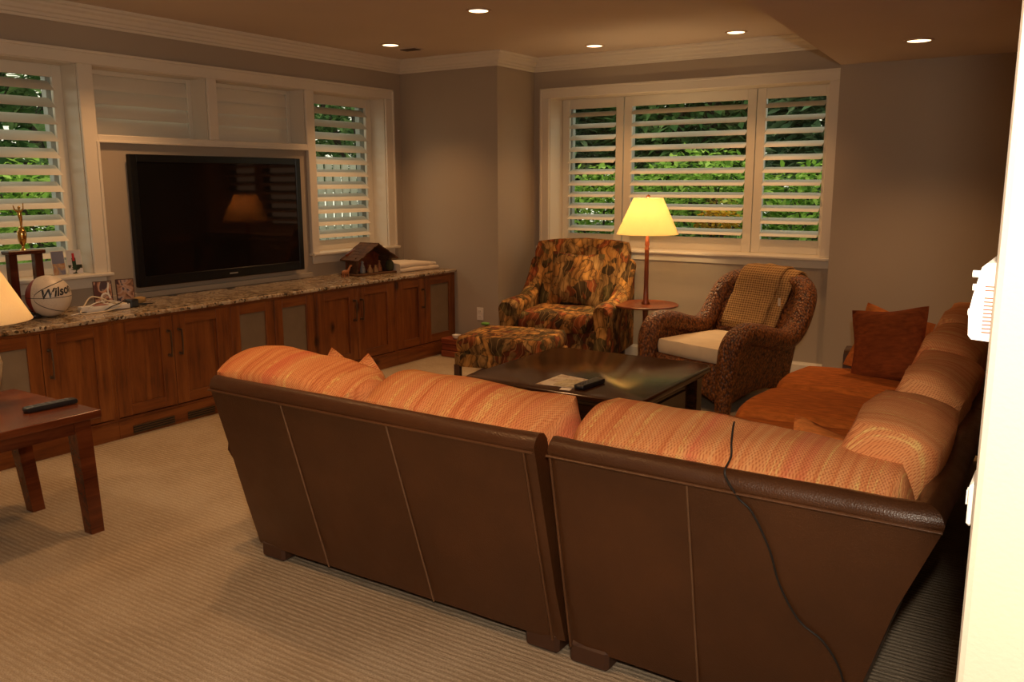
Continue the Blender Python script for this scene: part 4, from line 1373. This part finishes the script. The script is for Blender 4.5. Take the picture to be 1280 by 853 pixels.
def ball_mat():
    M = Mat('autographed_basketball')
    tc = M.coord((1, 1, 1))
    sp = M.n('ShaderNodeSeparateXYZ'); M.l(tc, sp.inputs[0])
    R_ = 0.122
    # local frame: +X faces the viewer, Y to the right, Z up
    def band(val, w):
        a = M.math('ABSOLUTE', val)
        return M.math('LESS_THAN', a, w)
    z, y, x = sp.outputs[2], sp.outputs[1], sp.outputs[0]
    eq = band(z, 0.0019)
    # vertical great circle pushed to the left: between red and white panels
    ax = M.math('ADD', M.math('MULTIPLY', y, 0.89), M.math('MULTIPLY', x, 0.45))
    arc = M.math('MULTIPLY', M.math('SQRT', M.math('MAXIMUM', M.math('DIVIDE', M.math('ADD', y, 0.079), 0.114), 0.0)), 0.078)
    ov = band(M.math('SUBTRACT', M.math('ABSOLUTE', z), arc), 0.0024)
    ov = M.math('MULTIPLY', ov, M.math('MULTIPLY', M.math('GREATER_THAN', y, -0.0795), M.math('GREATER_THAN', x, 0.0)))
    lines = M.math('MINIMUM', M.math('ADD', eq, ov), 1.0)
    red = M.math('LESS_THAN', ax, -0.048)
    sig = M.noise(M.coord((1, 1.0, 1.6)), 46, 3, 0.6, 2.5)
    ink = M.ramp(sig, [(0.485, (0, 0, 0)), (0.495, (0.7, 0.7, 0.7)), (0.505, (0.7, 0.7, 0.7)), (0.515, (0, 0, 0))])
    where = M.ramp(M.noise(M.coord(), 12, 1), [(0.52, (0, 0, 0)), (0.58, (1, 1, 1))])
    c = M.mix(M.math('MULTIPLY', ink, where), (0.72, 0.63, 0.52), (0.14, 0.11, 0.10))
    c = M.mix(red, c, (0.30, 0.035, 0.02))
    c = M.mix(lines, c, (0.015, 0.012, 0.01))
    M.base(c, 0.4, 0, 0.5)
    M.bump(M.noise(tc, 420, 1), 0.25, 0.001)
    return M.m


bl = thing('basketball', 'signed white and red basketball on the granite counter', 'ball', (0.31, -3.575, ZK + 0.123))
m = MB()
bmesh.ops.create_uvsphere(m.bm, u_segments=40, v_segments=24, radius=0.122)
bb = m.build('shell', ball_mat(), bl, smooth=80)
bl.rotation_euler = (0, 0, T(-28))
# lettering wrapped on the ball
cu = bpy.data.curves.new('lettering', 'FONT')
cu.body = 'Wilson'
cu.size = 0.072
cu.shear = 0.25
cu.offset = 0.0021
cu.align_x = 'CENTER'
to = bpy.data.objects.new('lettering_source', cu)
COL.objects.link(to)
dg = bpy.context.evaluated_depsgraph_get()
me = bpy.data.meshes.new_from_object(to.evaluated_get(dg))
bpy.data.objects.remove(to)
tb = bmesh.new(); tb.from_mesh(me)
bmesh.ops.triangulate(tb, faces=tb.faces[:])
bmesh.ops.subdivide_edges(tb, edges=[e for e in tb.edges if e.calc_length() > 0.012], cuts=2)
Rr = 0.1226
for vv in tb.verts:
    a = vv.co.x / Rr + 0.46
    e = (vv.co.y + 0.012 + vv.co.x * 0.16) / Rr
    vv.co = Vector((Rr * math.cos(e) * math.cos(a), Rr * math.cos(e) * math.sin(a), Rr * math.sin(e)))
tb.to_mesh(me); tb.free()
me.materials.clear(); me.materials.append(BLACK)
lt = bpy.data.objects.new('lettering', me); COL.objects.link(lt); lt.parent = bl

SKYP = patch_mat('snapshot_beach', [(0.35, (0.16, 0.17, 0.26)), (0.48, (0.30, 0.26, 0.26)), (0.56, (0.35, 0.18, 0.10)), (0.66, (0.42, 0.30, 0.2))], 20, 1.0)
PEOP = patch_mat('snapshot_field', [(0.36, (0.02, 0.03, 0.02)), (0.46, (0.05, 0.06, 0.03)), (0.52, (0.50, 0.50, 0.52)), (0.66, (0.55, 0.55, 0.6))], 26, 3.0)


def snapshot(name, label, y0, y1, x, z0, h, mat, lean=0.12, frame=None):
    t = thing(name, label, 'photo', (x, (y0 + y1) / 2, z0))
    w = (y1 - y0) / 2
    M = Matrix.Rotation(-lean, 4, 'Y')
    B(-0.004, 0.0, -w, w, 0, h).xf(M).build('card', PAPER, t)
    B(0.0, 0.001, -w + 0.003, w - 0.003, 0.003, h - 0.003).xf(M).build('print', mat, t)
    return t, M


snapshot('snapshot', 'snapshot in blue and brown leaning on the left window sill', -3.335, -3.25, -0.05, 0.947, 0.155, plain('snapshot_dusk', (0.17, 0.18, 0.27), 0.35))
sn_ = [o for o in bpy.data.objects if o.name == 'snapshot'][0]
B(0.001, 0.0014, -0.039, 0.039, 0.003, 0.075).xf(Matrix.Rotation(-0.12, 4, 'Y')).build('print_shore', SKYP, sn_)
s2, M2 = snapshot('snapshot', 'snapshot with a red figure leaning at the right of the left window sill', -3.238, -3.14, -0.045, 0.947, 0.155, plain('snapshot_sky', (0.50, 0.51, 0.56), 0.35))
# a little figure in red over dark bushes, printed flat
B(0.001, 0.0014, -0.046, 0.046, 0.003, 0.060).xf(M2).build('print_ground', PEOP, s2)
B(0.0014, 0.0018, -0.018, 0.008, 0.03, 0.105, bev=0.0001).xf(M2).build('print_coat', plain('print_dark_green', (0.02, 0.05, 0.03), 0.4), s2)
B(0.0018, 0.0022, -0.014, 0.002, 0.085, 0.135).xf(M2).build('print_cap', plain('print_red', (0.42, 0.02, 0.03), 0.4), s2)


def stand_frame(label, y, x, rz, mat, extra=False):
    t = thing('picture_frame', label, 'picture frame', (x, y, ZK), rz)
    M = Matrix.Rotation(-0.16, 4, 'Y')
    B(-0.006, 0.004, -0.056, 0.056, 0, 0.165, bev=0.002).xf(M).build('frame', plain('acrylic_frame', (0.10, 0.06, 0.055), 0.15), t)
    B(0.004, 0.005, -0.050, 0.050, 0.006, 0.159).xf(M).build('print', mat, t)
    if extra:
        e = MB().tube([(0.006, 0.012 + 0.026 * math.cos(a), 0.052 + 0.034 * math.sin(a)) for a in [k * 2 * PI / 16 for k in range(14)]], 0.006, 6, flat=0.4)
        e.tube([(0.006, 0.03, 0.08), (0.006, 0.028, 0.11), (0.006, 0.036, 0.152)], 0.005, 6, flat=0.4)
        e.xf(M).build('white_swirl', WHITEP, t)
    B(-0.06, -0.006, -0.01, 0.01, 0, 0.004).build('stand', BLACK, t)
    return t


stand_frame('small picture frame with a white swirl on the granite counter', -3.165, 0.20, T(-20),
            patch_mat('portrait_a', [(0.40, (0.10, 0.035, 0.03)), (0.47, (0.45, 0.22, 0.13)), (0.56, (0.55, 0.36, 0.27)), (0.62, (0.08, 0.05, 0.06))], 15, 4.0), True)
stand_frame('small picture frame nearest the television on the granite counter', -3.01, 0.20, T(-20),
            patch_mat('portrait_b', [(0.40, (0.06, 0.025, 0.025)), (0.47, (0.34, 0.18, 0.11)), (0.55, (0.46, 0.33, 0.28)), (0.62, (0.05, 0.04, 0.07))], 18, 8.0))

cb = thing('cable_box', 'flat white cable box with loose leads on the granite counter', 'box', (0.335, -3.235, ZK), T(-4))
B(-0.055, 0.055, -0.155, 0.125, 0.002, 0.034, bev=0.006, seg=2).build('case', WHITEP, cb, smooth=40)
B(-0.03, 0.03, -0.09, 0.0, 0.034, 0.037).build('label_strip', plain('rose_label', (0.35, 0.16, 0.13), 0.5), cb)
c_ = smooth_path([(0.02, 0.12, 0.03), (0.06, 0.02, 0.045), (0.05, -0.06, 0.085), (0.01, -0.10, 0.09), (0.03, -0.15, 0.05), (0.075, -0.20, 0.008), (0.09, -0.14, 0.004), (0.075, -0.03, 0.006), (0.06, 0.05, 0.02), (0.03, 0.10, 0.036)], 5)
MB().tube(c_, 0.0045, 7).build('lead', CREAM, cb, smooth=60)
c_ = smooth_path([(-0.02, 0.10, 0.034), (0.03, 0.0, 0.06), (0.05, -0.10, 0.055), (0.06, -0.19, 0.012), (0.08, -0.26, 0.005)], 5)
MB().tube(c_, 0.004, 7).build('lead', WHITEP, cb, smooth=60)
c_ = smooth_path([(0.05, 0.115, 0.025), (0.066, 0.09, 0.06), (0.064, 0.06, 0.045), (0.07, 0.0, 0.03), (0.065, -0.05, 0.006)], 5)
MB().tube(c_, 0.003, 7).build('lead', BLACKR, cb, smooth=60)
MB().puff((0.05, -0.165, 0.028), (0.014, 0.022, 0.016), 0.4, 3).build('plug', WHITEP, cb, smooth=60)
ad = thing('power_adapter', 'black adapter block with its cable beside the white cable box', 'adapter', (0.345, -3.07, ZK), T(10))
B(-0.03, 0.03, -0.03, 0.03, 0, 0.05, bev=0.005).build('block', BLACK, ad)
MB().tube(smooth_path([(0.0, 0.03, 0.02), (0.03, 0.07, 0.006), (0.0, 0.12, 0.005), (-0.05, 0.10, 0.005), (-0.06, 0.05, 0.005), (0.0, 0.09, 0.011), (0.03, 0.14, 0.005)], 5), 0.004, 7).build('cable', BLACKR, ad, smooth=60)
tag(MB().puff((0.30, -2.985, ZK + 0.031), (0.03, 0.035, 0.022), 0.6, 5, 0.004, 2).build('plush_keyring', plain('tan_plush', (0.36, 0.22, 0.08), 0.9), smooth=60), 'small tan trinket beside the black adapter block', 'trinket')
dv = thing('media_player', 'thin black electronic box on the counter behind the table lamp', 'electronic box', (0.22, -3.75, ZK))
B(-0.10, 0.10, -0.16, 0.115, 0.003, 0.03, bev=0.003).build('case', BLACK, dv)
for k in range(3):
    B(0.0995, 0.1008, 0.03 + k * 0.02, 0.042 + k * 0.02, 0.014, 0.02).build('indicator', plain('pale_blue_print', (0.16, 0.18, 0.24), 0.5), dv)

# toy stable
sbW = wood('rustic_bark', (0.03, 0.012, 0.005), (0.08, 0.03, 0.01), (0.15, 0.065, 0.02), 'y', 1.2, 0.8)
stb = thing('toy_stable', 'small rustic wooden stable with a gabled roof on the counter', 'model stable', (0.22, -0.72, ZK), T(-6))
B(-0.09, 0.13, -0.25, 0.20, 0.0, 0.015, bev=0.003).build('floorboard', sbW, stb)
B(-0.09, -0.075, -0.19, 0.19, 0.015, 0.17).build('rear_wall', REDW, stb)
for y in (-0.19, 0.17):
    B(-0.09, 0.05, y, y + 0.016, 0.015, 0.14).build('side_wall', sbW, stb)
for y in (-0.195, 0.185):
    MB().tube([(0.06, y, 0.012), (0.062, y + 0.003, 0.08), (0.06, y, 0.15)], 0.012, 7).build('post', sbW, stb)
for sg in (-1, 1):
    for k in range(6):
        t0 = k / 6; t1 = (k + 1) / 6 + 0.03
        yy = lambda t: sg * (0.222 * t)
        zz = lambda t: 0.248 - 0.125 * t
        lift = 0.004 * (6 - k) * 0.3
        m = MB()
        th0 = 0.009
        m.loops([[(x, yy(t0), zz(t0) + lift), (x, yy(t1), zz(t1) + lift), (x, yy(t1), zz(t1) + lift + th0), (x, yy(t0), zz(t0) + lift + th0)] for x in (-0.11 - 0.006 * (k % 2), 0.12 + 0.008 * ((k + 1) % 2))])
        m.build('roof_board', sbW, stb)
MB().tube([(-0.11, 0, 0.255), (0.125, 0, 0.257)], 0.011, 7).build('ridge_beam', sbW, stb)
MB().poly_prism([(-0.19, 0.17), (0.19, 0.17), (0.0, 0.25)], 0, 0.01).xf(Matrix(((0, 0, 1, -0.088), (1, 0, 0, 0), (0, 1, 0, 0), (0, 0, 0, 1)))).build('gable', REDW, stb)
MB().puff((0.07, 0.17, 0.06), (0.04, 0.035, 0.05), 0.8, 5, 0.012, 3).build('moss', plain('dried_moss', (0.06, 0.06, 0.025), 1.0), stb)
FIGC = [plain('figurine_tan', (0.50, 0.26, 0.10), 0.6), plain('figurine_brown', (0.36, 0.13, 0.045), 0.6), plain('figurine_grey', (0.30, 0.29, 0.30), 0.6)]
for k, (y, dx, h, mi, lab) in enumerate(((-0.11, 0.02, 0.085, 2, 'grey robed figurine at the left inside the toy stable'), (-0.05, 0.05, 0.055, 0, 'tan kneeling figurine in the middle of the toy stable'),
                                         (0.02, 0.05, 0.05, 0, 'low tan crib figurine right of the kneeling one'), (0.08, 0.04, 0.08, 1, 'brown robed figurine at the right inside the toy stable'))):
    h *= 1.2
    m = MB().lathe([(0.001, 0), (0.024, 0), (0.023, h * .3), (0.014, h * .62), (0.008, h * .76), (0.012, h * .86), (0.010, h * .95), (0.001, h)], seg=10)
    m.tube([(0.0, -0.012, h * .6), (0.018, -0.006, h * .45), (0.022, 0.004, h * .48)], 0.005, 6)
    ob = m.build('figurine', FIGC[mi], smooth=60)
    ob.location = (0.22 + dx, -0.72 + y, ZK + 0.0155)
    tag(ob, lab, 'figurine')
an = MB().puff((0, 0, 0.04), (0.018, 0.045, 0.02), 0.8, 5)
for y in (-0.03, 0.03):
    for x in (-0.01, 0.01):
        an.tube([(x, y, 0.0), (x, y, 0.04)], 0.006, 6)
an.tube([(0, 0.04, 0.045), (0, 0.062, 0.07), (0, 0.075, 0.085)], [0.012, 0.009, 0.008], 7)
an.puff((0, 0.085, 0.086), (0.008, 0.016, 0.009), 0.9, 3)
ob = an.build('animal_figurine', FIGC[1], smooth=60); ob.location = (0.26, -1.06, ZK); ob.rotation_euler = (0, 0, T(10))
tag(ob, 'brown animal figurine standing outside the toy stable', 'figurine')

# folded towel
tw = thing('folded_towel', 'folded white towel on the counter in front of the corner', 'towel', (0.30, -0.28, ZK), T(-8))
def roll(z0, z1, x0, x1, y0, y1):
    r = (z1 - z0) / 2
    ring = []
    zc = (z0 + z1) / 2
    for k in range(9):
        a = -PI / 2 + PI * k / 8
        ring.append((x1 - r + r * math.cos(a), zc + r * math.sin(a)))
    ring += [(x0, z1), (x0, z0)]
    rings = []
    for i in range(11):
        t = i / 10
        y = y0 + (y1 - y0) * t
        rings.append([(x + 0.004 * math.sin(t * 7), y, z + (0.006 * math.sin(t * PI) if z > zc else 0) + 0.003 * noise.noise(Vector((x * 20, y * 14, z)))) for x, z in ring])
    return MB().loops(rings)
roll(0.0, 0.035, -0.15, 0.15, -0.24, 0.22).build('lower_fold', TERRY, tw, smooth=60)
roll(0.034, 0.075, -0.15, 0.145, -0.24, 0.10).build('upper_fold', TERRY, tw, smooth=60)
roll(0.034, 0.062, -0.15, 0.12, 0.09, 0.215).build('tucked_fold', TERRY, tw, smooth=60)
